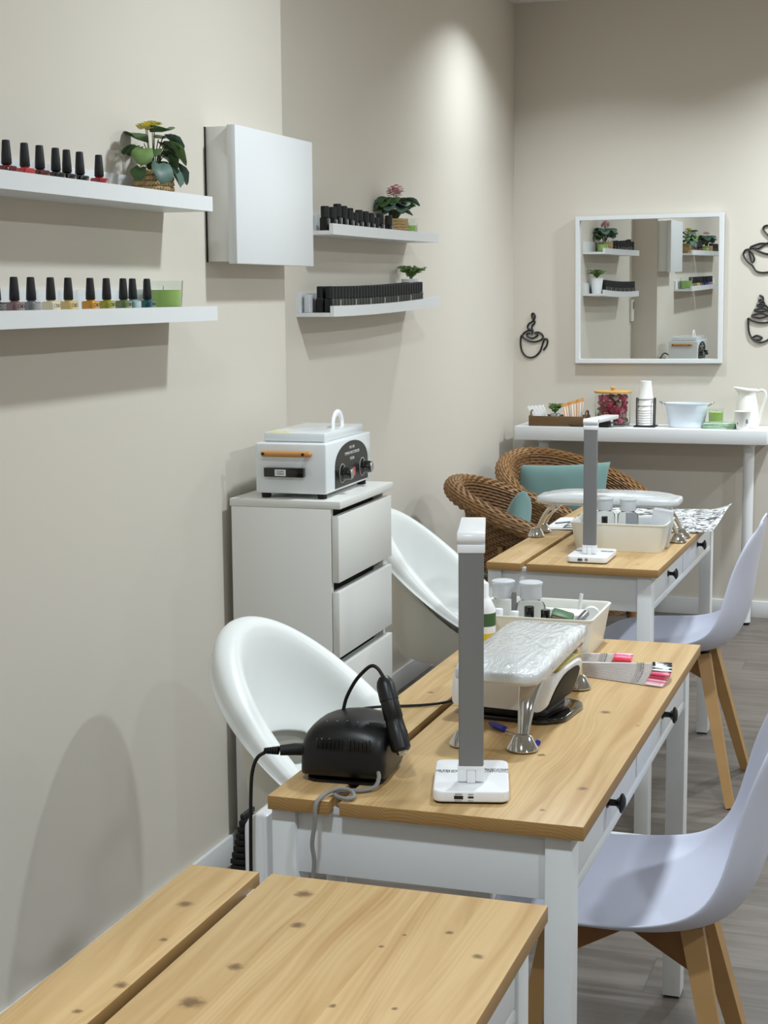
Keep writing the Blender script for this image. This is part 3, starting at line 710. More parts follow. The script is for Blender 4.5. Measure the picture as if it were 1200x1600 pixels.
# ================================================================== left tub chairs
def make_tub():
    t = thing('tub_chair', 'x', 'chair')
    A_, B_, ztop, D_, zmin = 0.254, 0.235, 0.793, 0.426, 0.452
    def rimz(a):
        z = ztop - D_*(1-math.cos(a))/2
        s = 0.02; return zmin + s*math.log(1+math.exp((z-zmin)/s)) if (z-zmin)/s < 30 else z
    nT = 64; Z0 = 0.43
    rows = [('o', -0.012, -0.052), ('o', 0.0, -0.050), ('o', 0.0, -0.022), ('o', 0.006, -0.008), ('o', 0.018, 0.0), ('o', 0.038, -0.003), ('o', 0.054, -0.014)]
    qs = [0.08, 0.16, 0.26, 0.36, 0.46, 0.56, 0.66, 0.76, 0.86, 0.94]
    def P(i, j):
        a = 2*PI*i/nT; rz_ = rimz(a); back = (1+math.cos(a))/2
        if j < len(rows):
            _, off, dz = rows[j]; f = 1-off/0.245
            return Vector((-A_*f*math.cos(a), B_*f*math.sin(a), rz_+dz*(0.35+0.65*back)))
        q = qs[j-len(rows)]; r0 = 1-0.058/0.245
        f = r0*(1-q**2.6); z = Z0 + (rz_-0.02*(0.35+0.65*back)-Z0)*(1-q)**1.75
        return Vector((-A_*f*math.cos(a), B_*f*math.sin(a), z))
    bm = B(); V = grid(bm, P, nT, len(rows)+len(qs), wrapu=True, skip=lambda i, j: (min(i, nT-i-1) <= 6 and len(rows)+4 <= j <= len(rows)+5))
    c = bm.verts.new((0.0, 0, Z0-0.001))
    for i in range(nT): bm.faces.new((V[i][-1], V[(i+1) % nT][-1], c))
    o = obj('seat_shell', bm, M_shell, t, sharp=180); mods(o, 0.005, 1, 1)
    # under-seat bowl
    bm = B()
    def PU(i, j):
        a = 2*PI*i/nT; back = (1+math.cos(a))/2; zt_ = rimz(a)-0.035-0.055*back
        f, u = [(0.86, 1.0), (0.83, 0.75), (0.78, 0.45), (0.73, 0.2), (0.66, 0.05), (0.52, 0.0), (0.2, -0.05)][j]
        zb_ = 0.325; f -= 0.03*back
        return Vector((-A_*f*math.cos(a), B_*f*math.sin(a), zb_+(zt_-zb_)*u))
    grid(bm, PU, nT, 7, wrapu=True)
    obj('under_shell', bm, mat('beige_plastic', (222, 218, 206), 0.5), t)
    bm = B(); lathe(bm, [(0.028, 0.08), (0.028, 0.2), (0.022, 0.201), (0.022, 0.331)], 24); obj('gas_column', bm, M_plastic, t)
    for k in range(5):
        a = 2*PI*k/5+0.3; d = Vector((math.cos(a), math.sin(a), 0))
        bm = B(); tube(bm, [(0.02*d.x, 0.02*d.y, 0.10), (0.14*d.x, 0.14*d.y, 0.09), (0.26*d.x, 0.26*d.y, 0.07)], [0.026, 0.02, 0.014], 10, flat=(1, 0.7)); lg = obj('base_leg', bm, M_plastic, t)
        bm = B(); lathe(bm, [(0.024, -0.012), (0.025, 0.0), (0.024, 0.012)], 18, T(0.262*d.x, 0.262*d.y, 0.026) @ RZ(a) @ RX(PI/2)); lathe(bm, [(0.006, 0.04), (0.006, 0.066)], 8, T(0.262*d.x, 0.262*d.y, 0.0)); obj('castor', bm, M_plastic, lg)
    return t
tub = make_tub(); tub.location = (-1.14, 3.018, 0); tub.rotation_euler = (0, 0, -0.187); tub['label'] = 'white tub chair with rolled rim in front of the chest of drawers'
dup(tub, (-1.421, 4.80, 0), -0.04, 'white tub chair with rolled rim half hidden behind the chest of drawers')

# ================================================================== right shell chairs with wooden legs
def make_shell_chair():
    t = thing('shell_chair', 'x', 'chair')
    ctr = [(-.225, .425), (-.215, .440), (-.17, .446), (-.09, .440), (0.0, .428), (.08, .424), (.155, .434), (.203, .466), (.233, .53), (.245, .60), (.254, .67), (.264, .74), (.274, .79), (.276, .820), (.279, .832)]
    edg = [(-.195, .432), (-.185, .448), (-.14, .458), (-.08, .463), (-.01, .466), (.045, .470), (.105, .482), (.148, .510), (.172, .56), (.187, .62), (.203, .68), (.226, .735), (.243, .772), (.258, .798), (.272, .815)]
    hw = [.165, .185, .205, .222, .230, .228, .222, .216, .212, .207, .200, .188, .165, .125, .075]
    nv = 15; nu = len(ctr)
    def P(i, j):
        v = -1+2*j/(nv-1); a = abs(v)
        w = a**2.6
        # soft rounding of the side wall towards the edge
        y = hw[i]*math.copysign(1-(1-a)**1.15, v)
        x = ctr[i][0]*(1-w)+edg[i][0]*w; z = ctr[i][1]*(1-w)+edg[i][1]*w
        return Vector((x, y, z))
    bm = B(); grid(bm, P, nu, nv)
    o = obj('seat_shell', bm, M_shell2, t, sharp=180); mods(o, 0.007, 2, -1)
    zt = 0.418
    for sx in (-1, 1):
        for sy in (-1, 1):
            top = Vector((0.115*sx, 0.075*sy, zt)); ft = Vector((0.205*sx+0.01, 0.205*sy, 0.0))
            bm = B(); n = 6; rings = []
            d = (ft-top)
            tube(bm, [top+d*(i/8) for i in range(9)], [0.033-0.011*(i/8) for i in range(9)], 4, flat=(1, 0.8))
            lg = obj('leg', bm, M_legw, t)
            # brace from the leg to the hub, deep at the leg
            dirv = Vector((top.x, top.y, 0)).normalized()
            pts = [(0.0, -0.034), (0.0, 0.0), (0.145, 0.0), (0.165, -0.078), (0.13, -0.068)]
            Mx = Matrix(((dirv.x, 0, -dirv.y, 0), (dirv.y, 0, dirv.x, 0), (0, 1, 0, zt), (0, 0, 0, 1)))
            bm = B(); prism(bm, pts, -0.011, 0.011, 0.001, Mx); obj('brace', bm, M_legd, t)
            bm = B(); box(bm, 0.10*sx-0.03, 0.06*sy-0.016, zt-0.002, 0.10*sx+0.03, 0.06*sy+0.016, zt+0.006, 0.001); obj('bracket', bm, M_black, t)
    return t
sc = make_shell_chair(); sc.location = (-0.460, 2.655, 0); sc.rotation_euler = (0, 0, 0.055); sc['label'] = 'white shell chair with wooden legs at the desk with the nail drill'
dup(sc, (-0.71, 4.728, 0), 0.0, 'white shell chair with wooden legs at the farthest desk')
sc3 = dup(sc, (-0.30, 1.15, 0), 0.0, 'x')
bpy.data.objects.remove(sc3.children[0]) if False else None
def kill(o):
    for c in list(o.children): kill(c)
    bpy.data.objects.remove(o)
kill(sc3)

# ================================================================== rattan chairs
def rattan_chair(label, loc, rz, A_, B_, zt, D_, seatz=0.40):
    t = thing('rattan_armchair', label, 'armchair', loc, rz)
    zb = 0.12
    def P(a, q, off):
        rimz = zt - D_*(1-math.cos(a))/2
        if q <= 1:
            f = 0.56+0.27*q**1.5; z = zb+(rimz-0.03-zb)*q; o_ = off; dz = 0
            R_ = f
            return Vector((-(A_*R_+o_)*math.cos(a), (B_*R_+o_)*math.sin(a), z))
        th = (q-1)*PI*1.25   # rolled edge
        r = 0.031; cx = 0.83
        ro = (r)*(1-math.cos(th)); zo = r*math.sin(th)
        return Vector((-(A_*cx+ro+off*math.cos(PI-th))*math.cos(a), (B_*cx+ro+off*math.cos(PI-th))*math.sin(a), rimz-0.03+zo+off*math.sin(th)))
    bm = B(); N = 50; nS = 176
    for j in range(N):
        q = j/(N-1)
        tube(bm, [P(2*PI*k/nS, q, 0.0036*math.sin(44*2*PI*k/nS+PI*(j % 2))) for k in range(nS)], 0.0054, 4, closed=True, flat=(1.0, 0.6))
    for j in range(13):
        q = 1+j/12
        tube(bm, [P(2*PI*k/nS, q, 0.0036*math.sin(44*2*PI*k/nS+PI*(j % 2))) for k in range(nS)], 0.0062, 4, closed=True, flat=(1.0, 0.75))
    obj('woven_shell', bm, M_rattan, t, sharp=60)
    bm = B(); grid(bm, lambda i, j: P(2*PI*i/72, 2.0*j/24, 0.0), 72, 25, wrapu=True); o = obj('dark_liner', bm, M_rattand, t, sharp=180)  # darker liner added behind the strands to stop see-through
    bm = B()
    for j in range(11):
        f = (j+1)/11*0.68
        tube(bm, [(A_*f*math.cos(2*PI*k/72), B_*f*math.sin(2*PI*k/72), seatz-0.01+0.003*math.sin(18*2*PI*k/72+PI*j)) for k in range(72)], 0.0095, 4, closed=True)
    lathe(bm, [(0.005, seatz-0.02), (A_*0.7, seatz-0.02)], 40, cap0=False, cap1=False)
    obj('woven_seat', bm, M_rattan, t)
    for k in range(4):
        a = PI/4+k*PI/2; x, y = A_*0.62*math.cos(a), B_*0.62*math.sin(a)
        bm = B(); tube(bm, [(x*0.95, y*0.95, 0.16), (x*1.08, y*1.08, 0.0)], 0.017, 10); lg = obj('leg', bm, M_bamboo, t)
        bm = B()
        for s in range(14): z = 0.05+s*0.008; f = 1.08-0.13*z/0.16; tube(bm, [(x*f+0.0195*math.cos(2*PI*i/12), y*f+0.0195*math.sin(2*PI*i/12), z) for i in range(12)], 0.0045, 4, closed=True)
        obj('binding', bm, M_rattan, lg)
    # arched braces on the outside
    for k in range(6):
        a = PI*(0.08+0.37*k)
        bm = B(); tube(bm, [P(a+0.0, 0.02, 0.018), P(a+0.03, 0.3, 0.02), P(a+0.04, 0.55, 0.018), P(a+0.04, 0.8, 0.014)], 0.011, 8); obj('stake', bm, M_rattan, t)
    return t
rattan_chair('brown rattan armchair nearer the left wall, with a small teal cushion corner showing', (-1.413, 5.82, 0), 0.038, 0.300, 0.298, 0.785, 0.216)
rattan_chair('brown rattan armchair in the back corner with the large teal cushion', (-1.399, 6.72, 0), -0.55, 0.365, 0.357, 0.790, 0.278)
def cushion(label, w, h, th, M, name='cushion'):
    bm = B(); n = 24
    def pil(s):
        def P(i, j):
            u = -1+2*i/(n-1); v = -1+2*j/(n-1)
            pinch = 1-0.07*((1-u*u)*(abs(v)**3)) ; pin2 = 1-0.07*((1-v*v)*(abs(u)**3))
            b = ((1-u**4)*(1-v**4))**0.55 if abs(u) < 1 and abs(v) < 1 else 0
            wr = 0.05*math.sin(9*u+3*v)*b*0.3
            return M @ Vector((u*w/2*pin2, s*(th/2*b*(1+wr)), v*h/2*pinch))
        return P
    grid(bm, pil(1), n, n); grid(bm, pil(-1), n, n)
    bmesh.ops.remove_doubles(bm, verts=bm.verts[:], dist=1e-5)
    c = obj(name, bm, M_teal, None, sharp=180)
    tag(c, label, 'cushion'); return c
cushion('large teal cushion leaning in the corner rattan armchair', 0.42, 0.28, 0.12, T(-1.49, 6.76, 0.610) @ RZ(-0.05) @ RY(-0.06) @ RX(math.radians(-22)))
cushion('small teal cushion in the rattan armchair nearer the left wall', 0.20, 0.20, 0.09, T(-1.47, 5.88, 0.60) @ RZ(PI/2+0.35) @ RX(math.radians(12)) @ RY(math.radians(40)))
cushion('dark teal seat pad in the rattan armchair nearer the wall', 0.36, 0.36, 0.06, T(-1.38, 5.82, 0.44) @ RX(PI/2), 'seat_pad')

# ================================================================== mirror, wall art
t = thing('wall_mirror', 'square white-framed mirror on the back wall', 'mirror', (-1.2157, YB, 1.489), 0)
hw, fw = 0.3335, 0.019
bm = B()
outer = [(-hw, -hw), (hw, -hw), (hw, hw), (-hw, hw)]; inner = [(s[0]/hw*(hw-fw), s[1]/hw*(hw-fw)) for s in outer]
yb_, yf_ = -0.001, -0.032
vb = lambda p, y: bm.verts.new((p[0], y, p[1]))
O0 = [vb(p, yb_) for p in outer]; O1 = [vb(p, yf_) for p in outer]; I1 = [vb(p, yf_) for p in inner]; I0 = [vb(p, -0.012) for p in inner]
for k in range(4):
    n_ = (k+1) % 4
    bm.faces.new((O0[k], O0[n_], O1[n_], O1[k])); bm.faces.new((O1[k], O1[n_], I1[n_], I1[k])); bm.faces.new((I1[k], I1[n_], I0[n_], I0[k])); bm.faces.new((I0[k], I0[n_], O0[n_], O0[k]))
bmesh.ops.bevel(bm, geom=bm.edges[:], offset=0.001, segments=2, affect='EDGES')
fr = obj('frame', bm, M_white, t)
bm = B(); box(bm, -hw+fw, -0.0135, -hw+fw, hw-fw, -0.011, hw-fw); g_ = obj('mirror_glass', bm, M_mirror, t)
t.rotation_euler = (math.radians(0.45), math.radians(-0.35), 0); t.location.y = YB-0.0035

def wire_art(label, strokes):
    bm = B()
    for s in strokes: tube(bm, spline([(x, 0, z) for (x, z) in s], 5), 0.0042, 6, flat=(1, 1))
    o = obj('wire_wall_art', bm, M_wire); o.location = (0, YB-0.0048, 0); tag(o, label, 'wall art')
wire_art('black wire coffee cup with heart and steam, left of the mirror', [
 [(-1.809, 1.282), (-1.797, 1.268), (-1.776, 1.255), (-1.751, 1.25), (-1.726, 1.255), (-1.71, 1.264), (-1.706, 1.276), (-1.717, 1.29), (-1.731, 1.295), (-1.746, 1.292), (-1.735, 1.287), (-1.732, 1.281), (-1.744, 1.272), (-1.758, 1.267), (-1.776, 1.273), (-1.784, 1.281), (-1.78, 1.289), (-1.767, 1.29), (-1.756, 1.284)],
 [(-1.804, 1.284), (-1.792, 1.295), (-1.774, 1.303), (-1.753, 1.302), (-1.765, 1.307), (-1.778, 1.314), (-1.78, 1.323), (-1.773, 1.335), (-1.757, 1.345), (-1.748, 1.356), (-1.745, 1.37), (-1.752, 1.382), (-1.759, 1.38), (-1.76, 1.37), (-1.754, 1.357), (-1.746, 1.345), (-1.748, 1.335), (-1.758, 1.325), (-1.76, 1.314), (-1.756, 1.304), (-1.755, 1.29)],
 [(-1.809, 1.282), (-1.813, 1.264), (-1.813, 1.238), (-1.806, 1.207), (-1.788, 1.184), (-1.763, 1.177), (-1.74, 1.185), (-1.722, 1.204), (-1.713, 1.225), (-1.706, 1.247), (-1.699, 1.263), (-1.69, 1.264), (-1.684, 1.256), (-1.687, 1.238), (-1.694, 1.225), (-1.704, 1.212)]])
wire_art('black wire cup cut by the right edge, above the other', [
 [(-0.757, 1.666), (-0.725, 1.65), (-0.685, 1.639), (-0.634, 1.648), (-0.587, 1.668), (-0.619, 1.684), (-0.686, 1.685), (-0.726, 1.686), (-0.758, 1.676), (-0.767, 1.67), (-0.737, 1.664), (-0.706, 1.681), (-0.667, 1.705), (-0.636, 1.736), (-0.653, 1.764), (-0.684, 1.765), (-0.708, 1.762), (-0.714, 1.75), (-0.699, 1.729), (-0.671, 1.705)],
 [(-0.769, 1.666), (-0.773, 1.646), (-0.764, 1.614), (-0.756, 1.606), (-0.75, 1.618), (-0.761, 1.646), (-0.777, 1.661), (-0.793, 1.655), (-0.797, 1.635), (-0.78, 1.61), (-0.76, 1.594), (-0.743, 1.569), (-0.719, 1.559), (-0.683, 1.561), (-0.64, 1.568), (-0.609, 1.6), (-0.594, 1.632), (-0.587, 1.668)]])
wire_art('black wire cup with a tall coil of steam, lower one at the right edge', [
 [(-0.724, 1.46), (-0.71, 1.452), (-0.708, 1.434), (-0.72, 1.428), (-0.726, 1.436), (-0.716, 1.44), (-0.704, 1.428), (-0.703, 1.415), (-0.719, 1.409), (-0.733, 1.414), (-0.72, 1.42), (-0.695, 1.415), (-0.689, 1.395), (-0.719, 1.387), (-0.745, 1.393), (-0.719, 1.401), (-0.691, 1.397), (-0.682, 1.375), (-0.718, 1.359), (-0.756, 1.369), (-0.719, 1.379), (-0.69, 1.373), (-0.662, 1.354)],
 [(-0.772, 1.359), (-0.742, 1.344), (-0.714, 1.338), (-0.678, 1.342), (-0.65, 1.359), (-0.651, 1.318), (-0.668, 1.277), (-0.692, 1.257), (-0.723, 1.251), (-0.752, 1.269), (-0.767, 1.302), (-0.772, 1.359)],
 [(-0.752, 1.271), (-0.732, 1.281), (-0.708, 1.271), (-0.728, 1.261), (-0.752, 1.271)]])

# ================================================================== console table
KX0, KX1, KY0, KY1, KZ = -1.775, -0.652, 7.05, 7.315, 0.877
t = thing('console_table', 'long narrow white console table under the mirror', 'table', (KX0, KY0, 0))
bm = B(); box(bm, 0, 0, KZ-0.062, KX1-KX0, KY1-KY0, KZ, 0.0015); obj('tabletop', bm, M_white, t)
for (x, y) in ((0.115, 0.10), (KX1-KX0-0.085, 0.10)):
    bm = B(); lathe(bm, [(0.030, KZ-0.0625), (0.030, KZ-0.075), (0.024, KZ-0.08), (0.024, 0.012)], 24, T(x, y, 0)); lg = obj('leg', bm, M_white, t)
    bm = B(); lathe(bm, [(0.018, 0.0), (0.022, 0.0115)], 18, T(x, y, 0)); obj('foot', bm, M_rubber, lg)
KZ2 = KZ+0.0008
# wooden tray
TX0, TX1, TY = -1.715, -1.455, 7.075
t = thing('wooden_tray', 'small dark wooden tray of sachets at the left end of the console', 'tray', (TX0, TY, KZ2))
L_, D2 = TX1-TX0, 0.12
bm = B(); box(bm, 0, 0, 0, L_, D2, 0.006); obj('bottom', bm, M_traywood, t)
bm = B(); box(bm, 0, 0, 0.0065, L_, 0.008, 0.045, 0.001); obj('front_side', bm, M_traywood, t)
bm = B(); box(bm, 0, D2-0.008, 0.0065, L_, D2, 0.045, 0.001); obj('back_side', bm, M_traywood, t)
for x in (0, L_-0.008):
    bm = B(); box(bm, x, 0.0085, 0.0065, x+0.008, D2-0.0085, 0.048, 0.001)
    tube(bm, spline([(x+0.004, 0.03, 0.046), (x+0.004, 0.035, 0.064), (x+0.004, D2/2, 0.067), (x+0.004, D2-0.035, 0.064), (x+0.004, D2-0.03, 0.046)], 4), 0.004, 8)
    obj('end_handle', bm, M_traywood, t)
def stick(name, lab, cat, m, x, y, ang, L_=0.075, w=0.011, group=None, band=None):
    bm = B(); Mx = T(x, y, KZ2+0.010) @ RY(ang) @ RX(-0.12)
    box(bm, -w/2, -0.002, 0, w/2, 0.002, L_, 0.0008, 1, Mx)
    o = obj(name, bm, m)
    if band:
        bm = B(); box(bm, -w/2-0.0002, -0.0023, L_*0.86, w/2+0.0002, 0.0023, L_+0.0005, 0, 1, Mx); box(bm, -w*0.2, -0.0023, L_*0.1, w*0.2, 0.0023, L_*0.85, 0, 1, Mx); obj('orange_print', bm, band, o)
    tag(o, lab, cat, group); return o
M_or = mat('orange_print', (224, 158, 84), 0.5)
for k in range(5):
    stick('sugar_sachet', 'white paper sugar sachet leaning at the left end of the tray', 'sachet', M_paper, TX0+0.03+k*0.013, 7.12+0.004*k, -0.55+0.03*k, 0.088, 0.012, 'white sachets in the wooden tray')
for k in range(8):
    stick('stick_sachet', 'white and orange stick sachet fanned in the wooden tray', 'sachet', M_paper, TX0+0.165+k*0.0095, 7.12+0.003*(k % 3), -0.22+0.035*k, 0.088+0.004*k, 0.011, 'orange sachets in the wooden tray', M_or)
fern_pot('tiny green plant in a clear cup in the wooden tray', (TX0+0.105, 7.155, KZ2+0.0065), 0.022, 0.046, 0.06, 44, M_frost, 9)
for k, (dx, dy) in enumerate(((0.10, 0.025), (0.118, 0.028), (0.137, 0.03), (0.125, 0.05), (0.108, 0.052))):
    bm = B(); sphere(bm, (0, 0, 0.012), 0.012, (1, 0.9, 1), 10, 7)
    for v in bm.verts: v.co += Vector((random.uniform(-.002, .002), random.uniform(-.002, .002), random.uniform(-.001, .002)))
    o = obj('foil_sweet', bm, M_steel, flat=True); tag(o, 'silver foil wrapped sweet in the wooden tray', 'sweet', 'foil sweets in the tray', (TX0+dx, TY+dy, KZ2+0.0065+(0.018 if k in (3,) else 0)+0.004))
# glass jar with wooden lid
jx, jy = -1.348, 7.17
t = thing('glass_jar', 'clear glass jar with a wooden lid, full of pink capsules', 'jar', (jx, jy, KZ2))
bm = B(); lathe(bm, [(0.068, 0), (0.076, 0.003), (0.079, 0.02), (0.079, 0.148), (0.0765, 0.148), (0.0765, 0.02), (0.070, 0.006), (0.001, 0.006)], 36, cap1=False); obj('glass_body', bm, M_glass, t)
bm = B(); lathe(bm, [(0.083, 0.1485), (0.084, 0.151), (0.084, 0.157), (0.082, 0.159)], 36); ld = obj('lid', bm, M_bamboo, t)
bm = B(); lathe(bm, [(0.008, 0.1595), (0.008, 0.166), (0.012, 0.17), (0.012, 0.174), (0.006, 0.177)], 18); obj('lid_knob', bm, M_bamboo, ld)
cm = [mat('capsule_%d' % i, c, 0.35) for i, c in enumerate([(206, 52, 92), (226, 92, 122), (150, 30, 60), (120, 72, 56), (190, 150, 140)])]
rr = random.Random(11); pts = []
names = ['hot pink', 'light pink', 'dark red', 'brown', 'beige']
proto = {}
zl = 0.021
layer = 0
while zl < 0.125:
    for (R_, n) in ((0.055, 8), (0.027, 4)):
        for k in range(n):
            a = 2*PI*k/n+layer*0.5
            ci = rr.choice([0, 0, 1, 1, 2, 3, 4, 4])
            if ci not in proto:
                bm = B(); lathe(bm, [(0.008, -0.011), (0.0125, 0.006), (0.0142, 0.008), (0.0142, 0.0095), (0.010, 0.0105)], 14)
                o = obj('coffee_capsule', bm, cm[ci]); proto[ci] = o
            else: o = proto[ci].copy(); COL.objects.link(o)
            o.location = (jx+R_*math.cos(a), jy+R_*math.sin(a), KZ2+zl); o.rotation_euler = (rr.uniform(-.9, .9), rr.uniform(-.9, .9), 0)
            o['label'] = '%s capsule among those in the glass jar' % names[ci]; o['category'] = 'capsule'; o['group'] = '%s capsules in the glass jar' % names[ci]
    zl += 0.026; layer += 1
# cup holder and stack
cx_, cy_ = -1.196, 7.16
t = thing('cup_holder', 'black wire holder around the stack of paper cups', 'cup holder', (cx_, cy_, KZ2))
bm = B(); box(bm, -0.048, -0.045, 0, 0.048, 0.045, 0.006, 0.002); obj('base', bm, M_wire, t)
for s in (-1, 1):
    bm = B(); tube(bm, spline([(s*0.038, -0.02, 0.006), (s*0.039, -0.02, 0.115), (s*0.039, -0.012, 0.126), (s*0.039, 0.012, 0.126), (s*0.039, 0.02, 0.115), (s*0.038, 0.02, 0.006)], 4), 0.0028, 8)
    obj('wire_arm', bm, M_wire, t)
M_cup = mat('paper_cup_white', (232, 230, 226), 0.6)
for k in range(9):
    bm = B(); z0 = 0.0
    # cups stacked mouth down: each shows its rim and a band
    lathe(bm, [(0.0335, 0.0), (0.0345, 0.001), (0.0335, 0.0025), (0.0245, 0.078), (0.0245, 0.0795), (0.001, 0.0795)], 24, cap0=False, cap1=False)
    lathe(bm, [(0.0325, 0.0), (0.0235, 0.0775), (0.001, 0.0775)], 24, cap0=False, cap1=False)
    o = obj('paper_cup', bm, M_cup); hz = [0, .011, .022, .033, .044, .055, .066, .088, .118][k]
    tag(o, 'white paper cup stacked upside down in the wire holder', 'cup', 'paper cups in the wire holder', (cx_-0.002, cy_, KZ2+0.0068+hz))
# bucket
t = thing('enamel_tub', 'pale blue oval tub with loop handles on the console', 'tub', (-1.016, 7.175, KZ2))
bm = B()
def oval(prof, n=40, cap_top=False):
    for (sx, prf) in ((1, prof),):
        rings = [[bm.verts.new((r*1.0*math.cos(2*PI*k/n), r*0.62*math.sin(2*PI*k/n), z)) for k in range(n)] for r, z in prf]
        for i in range(len(rings)-1):
            for k in range(n): bm.faces.new((rings[i][k], rings[i][(k+1) % n], rings[i+1][(k+1) % n], rings[i+1][k]))
        bm.faces.new(rings[0][::-1]); bm.faces.new(rings[-1])
oval([(0.076, 0), (0.079, 0.002), (0.084, 0.04), (0.0855, 0.042), (0.087, 0.06), (0.0885, 0.062), (0.096, 0.103), (0.099, 0.105), (0.099, 0.108), (0.095, 0.108), (0.080, 0.012), (0.076, 0.008)])
obj('body', bm, M_enamel, t)
for s in (-1, 1):
    bm = B(); tube(bm, spline([(s*0.096, -0.018, 0.095), (s*0.112, -0.016, 0.106), (s*0.120, 0, 0.112), (s*0.112, 0.016, 0.106), (s*0.096, 0.018, 0.095)], 5), 0.0028, 8); obj('handle', bm, M_steel, t)
# green napkins, candle, jug, little cup
bm = B()
for k in range(6): box(bm, -0.07+0.002*(k % 2), -0.05, 0.004*k, 0.066+0.001*k, 0.05, 0.004*k+0.0034, 0.001, 1, RZ(0.03*(k % 3)))
M_nap = mat('green_patterned_paper', (172, 200, 172), 0.6, var=0.3, vscale=60)
o = obj('napkin_pack', bm, M_nap); tag(o, 'pack of green patterned napkins under the candle on the console', 'napkins', None, (-0.868, 7.155, KZ2))
candle('green candle in glass standing on the green napkins', (-0.885, 7.16, KZ2+0.0245), 0.034, 0.062, 0.74)
t = thing('enamel_jug', 'cream enamel jug with a curved handle at the right end of the console', 'jug', (-0.755, 7.19, KZ2), 0.0)
bm = B(); n = 32
prof = [(0.050, 0), (0.053, 0.003), (0.054, 0.03), (0.050, 0.075), (0.043, 0.115), (0.037, 0.140), (0.036, 0.150), (0.040, 0.163), (0.045, 0.172)]
rings = []
for i, (r, z) in enumerate(prof):
    ring = []
    for k in range(n):
        a = 2*PI*k/n; f = 1.0; dz = 0
        if i >= 7:
            sp_ = max(0, math.cos(a-PI))**4; f = 1+0.35*sp_*(i-6)/2; dz = 0.008*(i-6)/2*max(0, math.cos(a-PI))
        ring.append(bm.verts.new((r*f*math.cos(a), r*f*math.sin(a), z+dz)))
    rings.append(ring)
for i in range(len(rings)-1):
    for k in range(n): bm.faces.new((rings[i][k], rings[i][(k+1) % n], rings[i+1][(k+1) % n], rings[i+1][k]))
bm.faces.new(rings[0][::-1]); o = obj('body', bm, M_jug, t, sharp=60); mods(o, 0.002, 0, -1)
bm = B(); tube(bm, spline([(0.040, 0, 0.160), (0.066, 0, 0.167), (0.080, 0, 0.150), (0.076, 0, 0.115), (0.062, 0, 0.070), (0.056, 0, 0.040), (0.0535, 0, 0.022)], 6), 0.005, 10, flat=(0.6, 1.3)); obj('handle', bm, M_jug, t)
t = thing('paper_cup', 'white paper cup with a small green leaf mark in front of the jug', 'cup', (-0.762, 7.098, KZ2))
bm = B(); lathe(bm, [(0.026, 0), (0.026, 0.002), (0.035, 0.078), (0.0365, 0.080), (0.0345, 0.081), (0.025, 0.004), (0.001, 0.004)], 26, cap1=False); obj('cup_wall', bm, M_cup, t)
bm = B(); prism(bm, [(0, -.009), (.004, -.003), (.0045, .003), (0, .009), (-.0045, .004), (-.004, -.003)], 0, 0.0006, 0, T(-0.019, -0.0215, 0.030) @ RZ(-0.7) @ RX(PI/2-0.1)); obj('green_leaf_mark', bm, mat('leaf_mark', (120, 160, 60), 0.5), t)
bm = B(); box(bm, -0.005, -0.0006, -0.012, 0.005, 0.0006, 0.012, 0, 1, T(0.0215, -0.0225, 0.040) @ RZ(0.75) @ RX(-0.1)); obj('dark_mark', bm, M_ink, t)
# black pouch with cord
t = thing('black_pouch', 'black cylindrical pouch with a cord on the console in front of the jar', 'pouch', (-1.43, 7.075, KZ2))
bm = B(); tube(bm, [(0.0, 0, 0.02), (0.004, 0, 0.021), (0.085, 0.004, 0.021), (0.092, 0.004, 0.02)], [0.015, 0.020, 0.020, 0.014], 14); obj('body', bm, M_rubber, t)
bm = B(); tube(bm, [(0.0925, 0.004, 0.021), (0.102, 0.005, 0.022)], 0.014, 14); obj('silver_cap', bm, M_steel, t)
bm = B(); tube(bm, spline([(-0.001, 0, 0.018), (-0.03, -0.01, 0.004), (-0.06, -0.012, 0.003), (-0.085, -0.002, 0.004), (-0.10, 0.002, 0.012)], 6), 0.0022, 6); obj('cord', bm, M_rubber, t)

